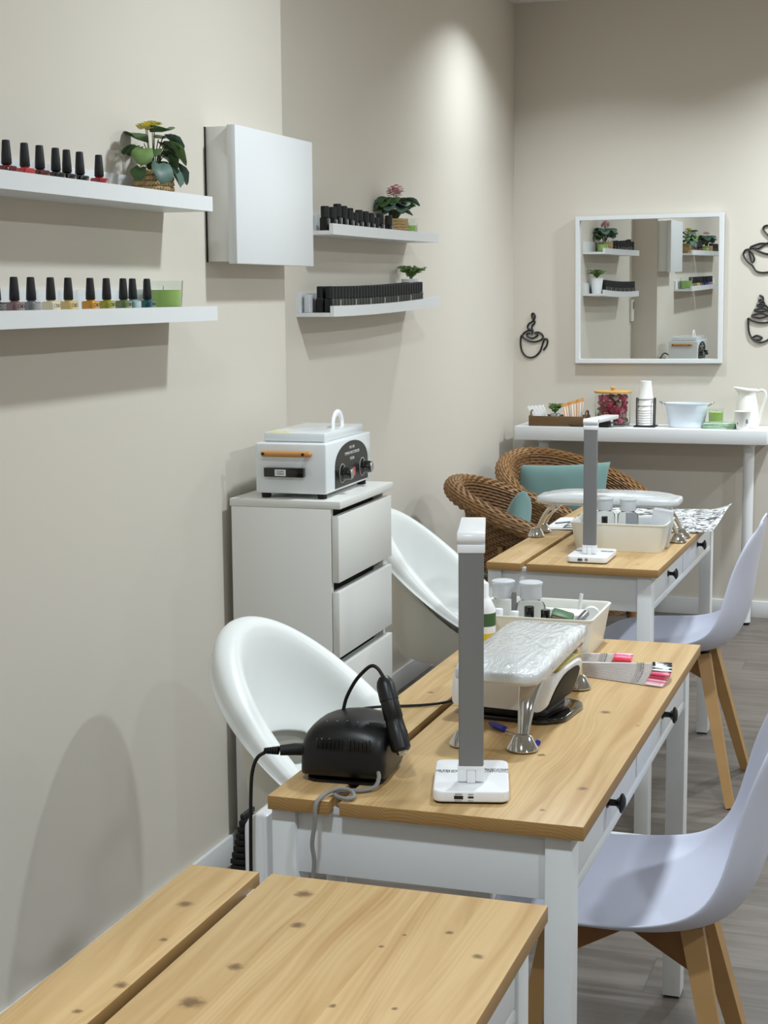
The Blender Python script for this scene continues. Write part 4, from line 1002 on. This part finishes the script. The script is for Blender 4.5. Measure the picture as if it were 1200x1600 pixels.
# ================================================================== desk items
DZ = 0.7505
def lamp(label, loc, rz, tilt=0.0):
    t = thing('desk_lamp', label, 'lamp', loc, rz)
    bm = B(); rbox(bm, -0.055, -0.085, 0.0025, 0.055, 0.075, 0.019, 0.014, 0.003); bs = obj('base', bm, M_plastic, t)
    bm = B(); rbox(bm, -0.052, -0.082, 0.0, 0.052, 0.072, 0.0024, 0.012, 0.0); obj('rubber_pad', bm, M_rubber, bs)
    bm = B(); box(bm, -0.024, -0.0856, 0.0075, -0.011, -0.0848, 0.0125); obj('usb_port', bm, M_blackg, bs)
    bm = B(); box(bm, -0.004, -0.0856, 0.009, 0.004, -0.0848, 0.0118); obj('charging_port', bm, M_blackg, bs)
    Mf = T(0, -0.0857, 0) @ RX(PI/2)
    lettering('OUTPUT', 0.0026, M_ink, Mf @ T(-0.0175, 0.0148, 0), bs); lettering('DC 5V-1A', 0.0024, M_ink, Mf @ T(-0.0175, 0.0052, 0), bs)
    lettering('INPUT', 0.0026, M_ink, Mf @ T(0.0, 0.0145, 0), bs); lettering('DC 5V', 0.0024, M_ink, Mf @ T(0.0, 0.0052, 0), bs)
    Mt = T(0, 0, 0.0192)
    lettering('LED DESK LAMP\nINPUT DC 5V 2A\nPOWER 5W', 0.0048, M_cable, Mt @ T(-0.036, 0.012, 0), bs)
    lettering('ON/OFF DIMMER\nCOLOUR MODE\nTIMER 30 MIN\nMADE IN CHINA', 0.0048, M_cable, Mt @ T(0.037, 0.018, 0), bs)
    bm = B(); box(bm, -0.0065, -0.048, 0.0192, 0.0065, -0.034, 0.038, 0.002); obj('hinge_block', bm, M_plastic, t)
    bm = B(); box(bm, -0.0195, -0.0465, 0.0215, -0.0068, -0.0335, 0.040, 0.001); box(bm, 0.0068, -0.0465, 0.0215, 0.0195, -0.0335, 0.040, 0.001); box(bm, -0.0195, -0.0465, 0.0382, 0.0195, -0.0335, 0.045, 0.001)
    pl = obj('pole_socket', bm, M_plastic, t)
    bm = B(); rbox(bm, -0.0182, -0.0468, 0.0453, 0.0182, -0.0332, 0.358, 0.003, 0.0); obj('pole', bm, M_grey, t)
    bm = B(); box(bm, -0.0200, -0.0475, 0.3582, 0.0200, -0.0325, 0.371, 0.002); obj('neck', bm, M_plastic, t)
    bm = B(); lathe(bm, [(0.0085, -0.020), (0.0095, -0.018), (0.0095, 0.018), (0.0085, 0.020)], 18, T(0, -0.040, 0.380) @ RY(PI/2)); obj('head_hinge', bm, M_plastic, t)
    Mh = T(0, -0.040, 0.380) @ RX(tilt)
    bm = B(); box(bm, -0.020, 0.0, -0.003, 0.020, 0.30, 0.0085, 0.002, 2, Mh); hd = obj('head', bm, M_plastic, t)
    bm = B(); box(bm, -0.015, 0.02, -0.0042, 0.015, 0.29, -0.0031, 0, 1, Mh); obj('diffuser', bm, M_grey, hd)
    return t
lamp('slim grey-poled LED lamp on the drill desk, right beside the nail drill', (-0.621, 2.214, DZ), math.radians(15), math.radians(-4))
lamp('slim grey-poled LED lamp on the farthest desk in front of the white bin', (-0.857, 4.287, DZ), math.radians(0), math.radians(-2))

def armrest(label, loc, rz):
    """hand rest: long axis local X, chrome splayed legs"""
    t = thing('hand_rest', label, 'hand rest', loc, rz)
    L2, W2 = 0.212, 0.074; zb = 0.104
    bm = B(); n = 40; m_ = 9
    def outline(a, k):
        p = 9.0; c, s = math.cos(a), math.sin(a)
        r = (abs(c)**p+abs(s)**p)**(-1/p); return Vector((L2*k*c*r, W2*k*s*r, 0))
    prof = [(0.95, 0.0), (0.985, 0.002), (1.0, 0.006), (1.0, 0.015), (0.985, 0.020), (0.94, 0.025), (0.86, 0.029), (0.7, 0.033), (0.5, 0.0355), (0.22, 0.037)]
    rings = []
    for (k, z) in prof:
        ring = []
        for i in range(n):
            v = outline(2*PI*i/n, k if k > 0.8 else k)
            zz = z-0.006*(v.x/L2)**4*(z > 0.02)
            ring.append(bm.verts.new((v.x, v.y, zb+zz)))
        rings.append(ring)
    for j in range(len(rings)-1):
        for i in range(n): bm.faces.new((rings[j][i], rings[j][(i+1) % n], rings[j+1][(i+1) % n], rings[j+1][i]))
    bm.faces.new(rings[0][::-1]); bm.faces.new(rings[-1])
    obj('padded_top', bm, M_vinyl, t, sharp=60)
    bm = B(); prism(bm, [tuple(outline(2*PI*i/n, 0.93))[:2] for i in range(n)], zb-0.003, zb-0.0003); obj('underside_board', bm, M_plastic, t)
    for sx in (-1, 1):
        for sy in (-1, 1):
            bm = B(); y = sy*0.048
            pts = spline([(sx*0.150, y, zb-0.0045), (sx*0.168, y, zb-0.018), (sx*0.190, y, zb-0.045), (sx*0.209, y, 0.022)], 6); N = len(pts)
            tube(bm, pts, [0.0220-0.0130*i/(N-1) for i in range(N)], 16, flat=(1.0, 0.55)); lg = obj('leg', bm, M_chrome, t)
            bm = B(); lathe(bm, [(0.0250, 0.002), (0.0255, 0.004), (0.0145, 0.0245), (0.010, 0.027)], 24, T(sx*0.212, y, 0)); obj('chrome_foot', bm, M_chrome, lg)
            bm = B(); lathe(bm, [(0.0215, 0.0), (0.0225, 0.0018)], 24, T(sx*0.212, y, 0)); obj('foot_pad', bm, M_rubber, lg)
    return t
armrest('white hand rest wrapped in film over the nail lamp, on the drill desk', (-0.642, 2.632, DZ), PI/2)
armrest('white hand rest wrapped in film standing across the farthest desk', (-0.888, 4.690, DZ), math.radians(0.6))

# UV lamp under the near hand rest
t = thing('nail_curing_lamp', 'white and black nail curing lamp under the near hand rest', 'nail lamp', (-0.668, 2.665, DZ), math.radians(-6))
bm = B()
rbox(bm, -0.085, -0.085, 0.0, 0.100, 0.085, 0.008, 0.035, 0.003); rbox(bm, 0.02, -0.072, 0.0, 0.110, 0.072, 0.010, 0.030, 0.003); obj('base_tray', bm, M_blackg, t)
def arch(x0, x1, ztop, z0, n=16, e=2.6):
    p = []
    for k in range(n+1):
        a = PI*k/n; c, s = math.cos(a), math.sin(a); r = (abs(c)**e+abs(s)**e)**(-1/e)
        p.append(((x0+x1)/2+(x1-x0)/2*c*r, z0+(ztop-z0)*s*r))
    return p
Mxz = Matrix(((1, 0, 0, 0), (0, 0, -1, 0), (0, 1, 0, 0), (0, 0, 0, 1)))
Myz = Matrix(((0, 0, 1, 0), (1, 0, 0, 0), (0, 1, 0, 0), (0, 0, 0, 1)))
def lean(bm):
    for v in bm.verts:
        if v.co.x > 0: v.co.x += (v.co.z-0.01)*0.38*min(1, v.co.x/0.05)
    return bm
bm = B(); rbox(bm, -0.082, -0.080, 0.0085, 0.074, 0.080, 0.022, 0.03, 0.003); obj('black_lower_body', bm, M_black, t)
bm = B(); prism(bm, arch(-0.086, 0.086, 0.096, 0.0225, e=3.6), -0.088, 0.076, 0.010, Myz); obj('white_hood', lean(bm), M_plastic, t)
bm = B(); prism(bm, arch(-0.066, 0.066, 0.084, 0.0235, e=3.2), 0.050, 0.0785, 0.002, Myz); obj('black_opening', lean(bm), M_rubber, t)
bm = B(); prism(bm, arch(-0.064, 0.064, 0.0995, 0.090, e=4), -0.070, 0.070, 0.002, Myz); obj('gold_top', lean(bm), M_gold, t)
bm = B(); tube(bm, spline([(-0.087, 0.0, 0.02), (-0.12, -0.02, 0.006), (-0.16, -0.05, 0.0028), (-0.235, -0.10, 0.0028), (-0.262, -0.16, 0.0028)], 8), 0.0025, 8); obj('power_cord', bm, M_rubber, t)

# nail drill
DX, DY = -0.812, 2.228
t = thing('nail_drill_machine', 'black electric nail drill box with its handpiece on the desk corner', 'nail drill', (DX, DY, DZ), math.radians(4))
bm = B()
def dome(i, j):
    pass
secs = [(-0.069, 0.058, 0.050), (-0.065, 0.070, 0.060), (-0.052, 0.084, 0.068), (-0.02, 0.095, 0.072), (0.02, 0.096, 0.072), (0.050, 0.088, 0.070), (0.062, 0.082, 0.066), (0.066, 0.074, 0.060)]
rings = []
for (x, h, hy) in secs:
    pts = []; e = 4.0
    for k in range(17):
        a = PI*k/16; c, s = math.cos(a), math.sin(a); r = (abs(c)**e+abs(s)**e)**(-1/e)
        pts.append((x, hy*c*r, 0.004+(h-0.004)*s*r))
    rings.append([bm.verts.new(p) for p in pts])
for i in range(len(rings)-1):
    for k in range(16): bm.faces.new((rings[i][k], rings[i][k+1], rings[i+1][k+1], rings[i+1][k]))
    bm.faces.new((rings[i][16], rings[i][0], rings[i+1][0], rings[i+1][16]))
bm.faces.new(rings[0][::-1]); bm.faces.new(rings[-1])
bd = obj('housing', bm, M_black, t, sharp=45); mods(bd, None, 1)
bm = B()
for k in range(14):
    if k == 7: continue
    box(bm, -0.037+k*0.0062, -0.0765, 0.052, -0.0345+k*0.0062, -0.0725, 0.070, 0.0006, 1, RX(-0.06) @ T(0, 0.0005, -0.002))
obj('vent_slots', bm, M_blackg, bd)
bm = B()
for k in range(5): sphere(bm, (-0.028+k*0.016, -0.046, 0.0935-abs(k-2)*0.0012), 0.0016, (1, 1, 0.5), 8, 5)
obj('indicator_dots', bm, M_ink, bd)
bm = B(); rbox(bm, -0.060, -0.060, 0.0, 0.058, 0.060, 0.0045, 0.02, 0.0); obj('base_plate', bm, M_rubber, t)
bm = B(); tube(bm, [(-0.068, -0.030, 0.040), (-0.083, -0.036, 0.041), (-0.104, -0.044, 0.040)], [0.0095, 0.0095, 0.008], 12)
for k in range(6): lathe(bm, [(0.0068-0.0004*k, 0), (0.0068-0.0004*k, 0.0022)], 12, T(-0.106-0.0036*k, -0.045-0.0012*k, 0.040) @ RY(-PI/2))
tube(bm, spline([(-0.125, -0.052, 0.038), (-0.136, -0.055, 0.030), (-0.143, -0.058, 0.012), (-0.146, -0.060, -0.02), (-0.148, -0.060, -0.10), (-0.150, -0.058, -0.22)], 6), 0.0028, 8)
obj('power_plug', bm, M_rubber, t)
# handpiece resting on the side cradle
hp0, hp1 = Vector((0.050, -0.005, 0.152)), Vector((0.086, -0.040, 0.050))
HS = 1.14
d = (hp1-hp0); Lh = d.length; rot = d.to_track_quat('Z', 'Y').to_matrix().to_4x4()
Mh = T(*hp0) @ rot @ Matrix.Diagonal((HS, HS, 1, 1))
bm = B(); lathe(bm, [(0.006, -0.002), (0.0105, 0.004), (0.0125, 0.012), (0.0128, 0.035), (0.0120, 0.036), (0.0122, 0.040), (0.0128, 0.062), (0.0118, 0.064), (0.0122, 0.070), (0.0130, Lh-0.032), (0.0138, Lh-0.028), (0.0132, Lh-0.004), (0.010, Lh)], 20, Mh)
hp = obj('handpiece', bm, M_black, t)
bm = B(); lathe(bm, [(0.0072, Lh), (0.0072, Lh+0.003), (0.006, Lh+0.005), (0.0045, Lh+0.006), (0.001, Lh+0.0065)], 16, Mh); obj('chuck', bm, M_chrome, hp)
bm = B(); tube(bm, [(0.064, -0.020, 0.056), (0.074, -0.024, 0.060), (0.078, -0.022, 0.064)], [0.007, 0.006, 0.005], 8); obj('cradle', bm, M_blackg, t)
pz = hp0
bm = B(); tube(bm, spline([(-0.022, 0.02, 0.090), (-0.016, 0.02, 0.112), (0.000, 0.014, 0.140), (0.018, 0.008, 0.160), (0.030, 0.002, 0.168), (0.040, -0.002, 0.165), tuple(hp0-d.normalized()*0.001)], 6), 0.0028, 8)
obj('handpiece_cable', bm, M_rubber, t)
# grey foot-pedal cable
bm = B()
W0 = lambda x, y, z: (x, y, z)
tube(bm, spline([(-0.752, 2.168, 0.775), (-0.748, 2.160, 0.768), (-0.750, 2.148, 0.7575), (-0.765, 2.135, 0.7545), (-0.785, 2.128, 0.7545), (-0.797, 2.118, 0.7545), (-0.795, 2.100, 0.7545), (-0.775, 2.090, 0.7545), (-0.765, 2.098, 0.756), (-0.775, 2.112, 0.760), (-0.792, 2.110, 0.762), (-0.806, 2.098, 0.758), (-0.813, 2.078, 0.752), (-0.8145, 2.070, 0.742), (-0.815, 2.069, 0.72), (-0.819, 2.068, 0.69), (-0.817, 2.070, 0.66), (-0.822, 2.069, 0.61), (-0.83, 2.068, 0.5), (-0.83, 2.068, 0.3)], 6), 0.0032, 8)
tag(obj('grey_cable', bm, M_cable), 'grey cable looping from the nail drill and hanging off the desk', 'cable')

# bins
def bin_box(label, loc, rz, w, d_, h, divider=False):
    t = thing('storage_bin', label, 'bin', loc, rz)
    bm = B()
    def ring(k0, z, ins=0.0, r=0.018):
        hx, hy = w/2*k0-ins, d_/2*k0-ins; pts = []
        for (sx, sy, a0) in ((1, 1, 0), (-1, 1, 90), (-1, -1, 180), (1, -1, 270)):
            for k in range(6):
                a = math.radians(a0+18*k); pts.append(bm.verts.new((sx*(hx-r)+r*math.cos(a), sy*(hy-r)+r*math.sin(a), z)))
        return pts
    R_ = [ring(0.88, 0), ring(0.885, 0.002), ring(0.985, h-0.004), ring(1.0, h-0.003), ring(1.0, h), ring(0.985, h, 0.003), ring(0.97, h-0.004, 0.004), ring(0.89, 0.005, 0.003)]
    for i in range(len(R_)-1):
        n = len(R_[0])
        for k in range(n): bm.faces.new((R_[i][k], R_[i][(k+1) % n], R_[i+1][(k+1) % n], R_[i+1][k]))
    bm.faces.new(R_[0][::-1]); bm.faces.new(R_[-1]); obj('bin_wall', bm, M_cream, t)
    return t
# near bin
NBX, NBY = -0.738, 3.165
bin_box('cream bin of bottles and tools at the back of the drill desk', (NBX, NBY, DZ), 0, 0.255, 0.215, 0.083)
FBX, FBY = -0.815, 4.515
bin_box('cream bin on the farthest desk beneath the hand rest', (FBX, FBY, DZ), 0, 0.275, 0.19, 0.080)
def dispenser(label, loc):
    t = thing('pump_dispenser', label, 'dispenser', loc)
    bm = B(); lathe(bm, [(0.028, 0), (0.030, 0.003), (0.030, 0.085), (0.026, 0.092), (0.019, 0.096), (0.019, 0.099), (0.001, 0.099)], 24, cap1=False); obj('bottle', bm, M_clear, t)
    bm = B(); lathe(bm, [(0.0265, 0.003), (0.0265, 0.055), (0.001, 0.055)], 20); obj('liquid', bm, mat('thin_liquid', (205, 208, 214), 0.1, trans=0.7, ior=1.33), t)
    bm = B(); lathe(bm, [(0.022, 0.0995), (0.0225, 0.103), (0.0225, 0.128), (0.001, 0.128)], 24); p = obj('pump_collar', bm, M_frost, t)
    bm = B(); lathe(bm, [(0.0235, 0.1283), (0.0245, 0.130), (0.0245, 0.1335), (0.022, 0.135), (0.006, 0.1345)], 24); obj('pump_plate', bm, M_frost, p)
    return t
dispenser('clear pump dispenser in the near cream bin, left one', (NBX-0.076, NBY-0.02, DZ+0.0055))
dispenser('clear pump dispenser in the near cream bin, right one', (NBX-0.018, NBY-0.02, DZ+0.0055))
dispenser('clear pump dispenser in the far cream bin', (FBX+0.012, FBY+0.01, DZ+0.0055))
dispenser('clear pump dispenser hidden mostly by the far lamp pole', (FBX-0.055, FBY+0.01, DZ+0.0055))
def small_bottle(label, loc, r, h, m, capm=None, name='small_bottle'):
    t = thing(name, label, 'bottle', loc)
    bm = B(); lathe(bm, [(r*0.95, 0), (r, 0.002), (r, h*0.62), (r*0.6, h*0.68), (r*0.55, h*0.7)], 16); obj('bottle', bm, m, t)
    bm = B(); lathe(bm, [(r*0.75, h*0.701), (r*0.75, h-0.001), (r*0.7, h)], 16); obj('cap', bm, capm or m, t)
small_bottle('black gel bottle in the near bin in front of the dispensers', (NBX-0.010, NBY-0.066, DZ+0.0055), 0.0135, 0.092, M_blackg, M_blackg)
small_bottle('second shorter black bottle in the near bin', (NBX+0.021, NBY-0.055, DZ+0.0055), 0.013, 0.085, M_blackg, M_blackg)
small_bottle('white-capped bottle in the near bin, left one', (NBX-0.072, NBY-0.072, DZ+0.0055), 0.012, 0.085, M_clear, M_plastic)
small_bottle('white-capped bottle in the near bin beside the grey tube', (NBX-0.038, NBY-0.074, DZ+0.0055), 0.012, 0.082, M_clear, M_plastic)
bm = B(); tube(bm, [(0, 0, 0), (0, 0, 0.112), (0, 0, 0.116)], [0.0055, 0.0055, 0.004], 12); tag(obj('grey_tube', bm, M_grey), 'upright grey tube between the pump dispensers', 'tube', None, (NBX-0.047, NBY-0.045, DZ+0.0055))
small_bottle('black bottle in the far bin beside the lamp pole', (FBX-0.045, FBY-0.045, DZ+0.0055), 0.012, 0.088, M_blackg, M_blackg)
# pumice / buffer blocks, tools
bm = B(); box(bm, -0.022, -0.014, -0.010, 0.022, 0.014, 0.010, 0.004, 2); gb = obj('buffer_block', bm, M_green); tag(gb, 'green and brown buffer block lying across the near bin', 'buffer', None, (NBX+0.062, NBY-0.085, DZ+0.083)); gb.rotation_euler = (0.35, 0.25, 0.1)
bm = B(); box(bm, -0.018, -0.0148, -0.007, 0.018, -0.0143, 0.007); obj('brown_face', bm, mat('brown_pad', (140, 122, 104), 0.8), gb)
bm = B(); box(bm, -0.024, -0.016, 0, 0.024, 0.016, 0.022, 0.002); o = obj('tissue_pad', bm, M_paper); tag(o, 'stack of white lint pads in the near bin', 'pads', None, (NBX+0.065, NBY+0.02, DZ+0.052)); o.rotation_euler = (0.2, 0, 0.4)
bm = B(); tube(bm, [(0, 0, 0), (0.01, 0.01, 0.1)], 0.004, 10); o = obj('brush_pen', bm, M_plastic); tag(o, 'white brush pen standing in the near bin', 'brush', None, (NBX+0.062, NBY+0.045, DZ+0.006))
bm = B(); tube(bm, [(-0.05, 0, 0), (0.05, 0.0, 0.0)], 0.005, 10); o = obj('white_stick', bm, M_plastic); tag(o, 'white stick lying across the inside of the near bin', 'stick', None, (NBX+0.045, NBY+0.065, DZ+0.066))
bm = B(); lathe(bm, [(0.016, -0.005), (0.018, -0.003), (0.018, 0.003), (0.016, 0.005)], 20, RX(PI/2) @ RY(0.3)); o = obj('white_disc', bm, M_plastic); tag(o, 'white round disc leaning in the right end of the near bin', 'disc', None, (NBX+0.098, NBY+0.03, DZ+0.068))
bm = B(); box(bm, -0.006, -0.02, 0, 0.006, 0.02, 0.012, 0.003, 2); o = obj('nail_clipper', bm, M_steel); tag(o, 'metal nail clipper in the near bin beside the pads', 'clipper', None, (NBX+0.09, NBY-0.02, DZ+0.066)); o.rotation_euler = (0.5, 0, -0.5)
# white bottle with green and yellow bands behind the lamp pole
t = thing('banded_bottle', 'white bottle with green and yellow bands behind the near lamp pole', 'bottle', (-0.816, 2.99, DZ))
bm = B(); lathe(bm, [(0.024, 0), (0.026, 0.003), (0.026, 0.110), (0.016, 0.130), (0.012, 0.136), (0.012, 0.160), (0.010, 0.163)], 24); bb = obj('body', bm, M_plastic, t)
bm = B(); lathe(bm, [(0.0263, 0.078), (0.0263, 0.104)], 24, cap0=False, cap1=False); obj('green_band', bm, M_green, bb)
bm = B(); lathe(bm, [(0.0263, 0.040), (0.0263, 0.064)], 24, cap0=False, cap1=False); obj('yellow_band', bm, mat('yellow_print', (222, 190, 40), 0.5), bb)
# frosted tip box standing in the far bin
bm = B(); box(bm, -0.028, -0.018, 0, 0.028, 0.018, 0.105, 0.002, 2); o = obj('tip_box', bm, M_frost); tag(o, 'frosted clear box standing up in the right end of the far bin', 'box', None, (FBX+0.10, FBY+0.02, DZ+0.006)); o.rotation_euler = (0, 0.12, 0)
bm = B(); box(bm, -0.05, -0.003, 0, 0.05, 0.003, 0.06, 0.001); o = obj('divider_card', bm, M_frost); tag(o, 'pale clear card standing in the far bin', 'card', None, (FBX+0.05, FBY+0.06, DZ+0.02))

# swatch fans
def swatch(label, piv, ang, n, R_, spread, cols, ink=None):
    t = thing('swatch_fan', label, 'colour swatch', (piv[0], piv[1], DZ), ang)
    M_w = M_clear
    for k in range(n):
        a = -spread/2+spread*k/(n-1); z = 0.001+0.0016*k
        Mk = RZ(a) @ T(0, 0, z)
        bm = B(); box(bm, 0.0, -0.004, 0, R_-0.034, 0.004, 0.0009, 0, 1, Mk); st = obj('handle_strip', bm, M_strip, t)
        lettering('N%02d' % (k+11), 0.0085, M_black, Mk @ T(R_*0.66, 0.0, 0.001), st)
        bm = B()
        def Pt(i, j):
            u = i/6; v = -1+2*j/6
            ww = 0.0046*(1-0.35*max(0, u-0.6)/0.4)
            return Mk @ Vector((R_-0.037+0.037*u, v*ww, 0.0012+0.003*(1-v*v)*(1-0.4*u)))
        grid(bm, Pt, 7, 7); o = obj('nail_tip', bm, cols[k % len(cols)], st, sharp=180); mods(o, 0.0008)
    bm = B(); lathe(bm, [(0.006, -0.0), (0.006, 0.0016*n+0.003)], 14); obj('rivet', bm, M_steel, t)
    if ink: lettering(ink, 0.0085, M_black, RZ(spread/2) @ T(R_*0.62, 0.010, 0.0005), t)
    return t
tipm = {}
def tip(c):
    if c not in tipm: tipm[c] = mat('tip_%d_%d_%d' % c, c, 0.15, coat=0.8)
    return tipm[c]
c1 = [tip(c) for c in ((236, 214, 214), (230, 180, 192), (214, 110, 140), (232, 170, 186), (150, 24, 50), (190, 30, 70), (110, 14, 36), (230, 60, 104), (226, 120, 150), (120, 20, 44), (240, 240, 240), (24, 46, 52), (210, 222, 226), (14, 14, 18), (30, 40, 48), (10, 10, 14))]
c2 = [tip(c) for c in ((214, 130, 168), (226, 190, 130), (20, 16, 16), (150, 30, 60), (170, 20, 40), (216, 30, 60), (232, 60, 90), (236, 150, 176), (232, 90, 130), (238, 180, 200))]
swatch('fan of black, white and pink nail colour tips nearest the desk edge', (-0.612, 2.945), math.radians(-2), 16, 0.175, 0.50, c1, '#Fos1')
swatch('fan of red and pink nail colour tips beside the cream bin', (-0.700, 3.055), math.radians(-2), 10, 0.170, 0.34, c2)
# pens
def pen(label, p0, p1, capm, bodym):
    a, b_ = Vector(p0), Vector(p1); t = thing('ballpoint_pen', label, 'pen', p0)
    v = b_-a; n = v.normalized(); L_ = v.length
    bm = B(); tube(bm, [n*0.0, n*(L_*0.9)], 0.0037, 8); obj('barrel', bm, bodym, t)
    bm = B(); tube(bm, [n*(-0.004), n*(-0.001)], 0.0048, 8); obj('end_plug', bm, capm, t)
    bm = B(); tube(bm, [n*(L_*0.9+0.0005), n*(L_*0.9+0.03), n*(L_*0.9+0.045)], [0.0055, 0.0055, 0.003], 8); obj('cap', bm, capm, t)
pen('clear ballpoint pen with blue ends lying by the front leg of the near hand rest', (-0.578, 2.452, DZ+0.0058), (-0.655, 2.52, DZ+0.0058), M_blue, M_clear)
pen('blue pen lying between the nail lamp and the swatch fans', (-0.585, 2.972+0.03, DZ+0.0058), (-0.655, 2.975, DZ+0.0058), M_blue, M_blue)

# sheets on the far desk
def foil_mat():
    m = bpy.data.materials.new('printed_sheet'); m.use_nodes = True
    q = NT(m); b = m.node_tree.nodes['Principled BSDF']; tc = q.n('ShaderNodeTexCoord')
    n1 = q.noise(tc.outputs['Object'], 34.0, 3, 0.55); n2 = q.n('ShaderNodeTexNoise'); q.put(n2.inputs['Vector'], tc.outputs['Object']); n2.inputs['Scale'].default_value = 20; n2.inputs['Distortion'].default_value = 3
    f = q.smooth(n2.outputs['Fac'], 0.50, 0.54)
    q.put(b.inputs['Base Color'], q.mix(f, lin((236, 236, 238))+(1,), lin((78, 78, 80))+(1,))); b.inputs['Roughness'].default_value = 0.5
    return m
M_sheet = foil_mat()
def sheet(name, label, x0, y0, x1, y1, rz, m, z=DZ+0.0006, curl=0.0, amp=0.006, seed=1):
    rr = random.Random(seed); ph = [rr.uniform(0, 6) for _ in range(4)]
    bm = B(); n = 26
    def P(i, j):
        u, v = i/(n-1), j/(n-1); x = x0+(x1-x0)*u; y = y0+(y1-y0)*v
        w = amp*(0.5+0.5*math.sin(7*u+3*v+ph[0]))*(0.5+0.5*math.sin(5*v-2*u+ph[1]))
        zz = z+w+curl*max(0, u-0.82)**2*30*(0.3+v)
        return Vector((x, y, zz))
    grid(bm, P, n, n); o = obj(name, bm, m, None, sharp=180); mods(o, 0.0004); tag(o, label, 'paper'); return o
sheet('printed_sheet', 'black and white printed sheet covering the far end of the farthest desk', -1.06, 4.83, -0.60, 5.33, 0, M_sheet, DZ+0.003, 0.020, 0.008, 2)
sheet('white_sheet', 'plain white sheet sticking out on the left of the farthest desk', -1.115, 4.79, -0.985, 5.05, 0, M_paper, DZ+0.001, 0.0, 0.004, 5)
bm = B(); tube(bm, [(0, 0, 0), (0.05, 0.06, 0.0)], 0.0028, 6); o = obj('nail_file', bm, M_ink); tag(o, 'thin grey nail file lying on the plain white sheet', 'nail file', None, (-1.09, 4.86, DZ+0.010))

# white upright unit and black grip left of the drill desk's leg
t = thing('upright_unit', 'slim white rounded upright unit against the drill desk\'s left leg', 'appliance', (-0.9625, 2.24, 0))
bm = B()
p = [(-0.020, 0.0), (0.020, 0.0), (0.020, 0.678), (0.012, 0.682), (0.0, 0.680), (-0.012, 0.672), (-0.019, 0.661), (-0.020, 0.650)]
prism(bm, p, -0.05, 0.048, 0.006, Mxz); obj('casing', bm, M_plastic, t)
bm = B()
for k in range(9): box(bm, -0.027-0.0026*min(k, 7), -0.046, 0.5835+0.0105*(8-k), -0.0205, 0.0, 0.592+0.0105*(8-k), 0.002)
box(bm, -0.040, -0.040, 0.560, -0.0205, -0.004, 0.5815, 0.003); obj('ribbed_grip', bm, M_rubber, t)
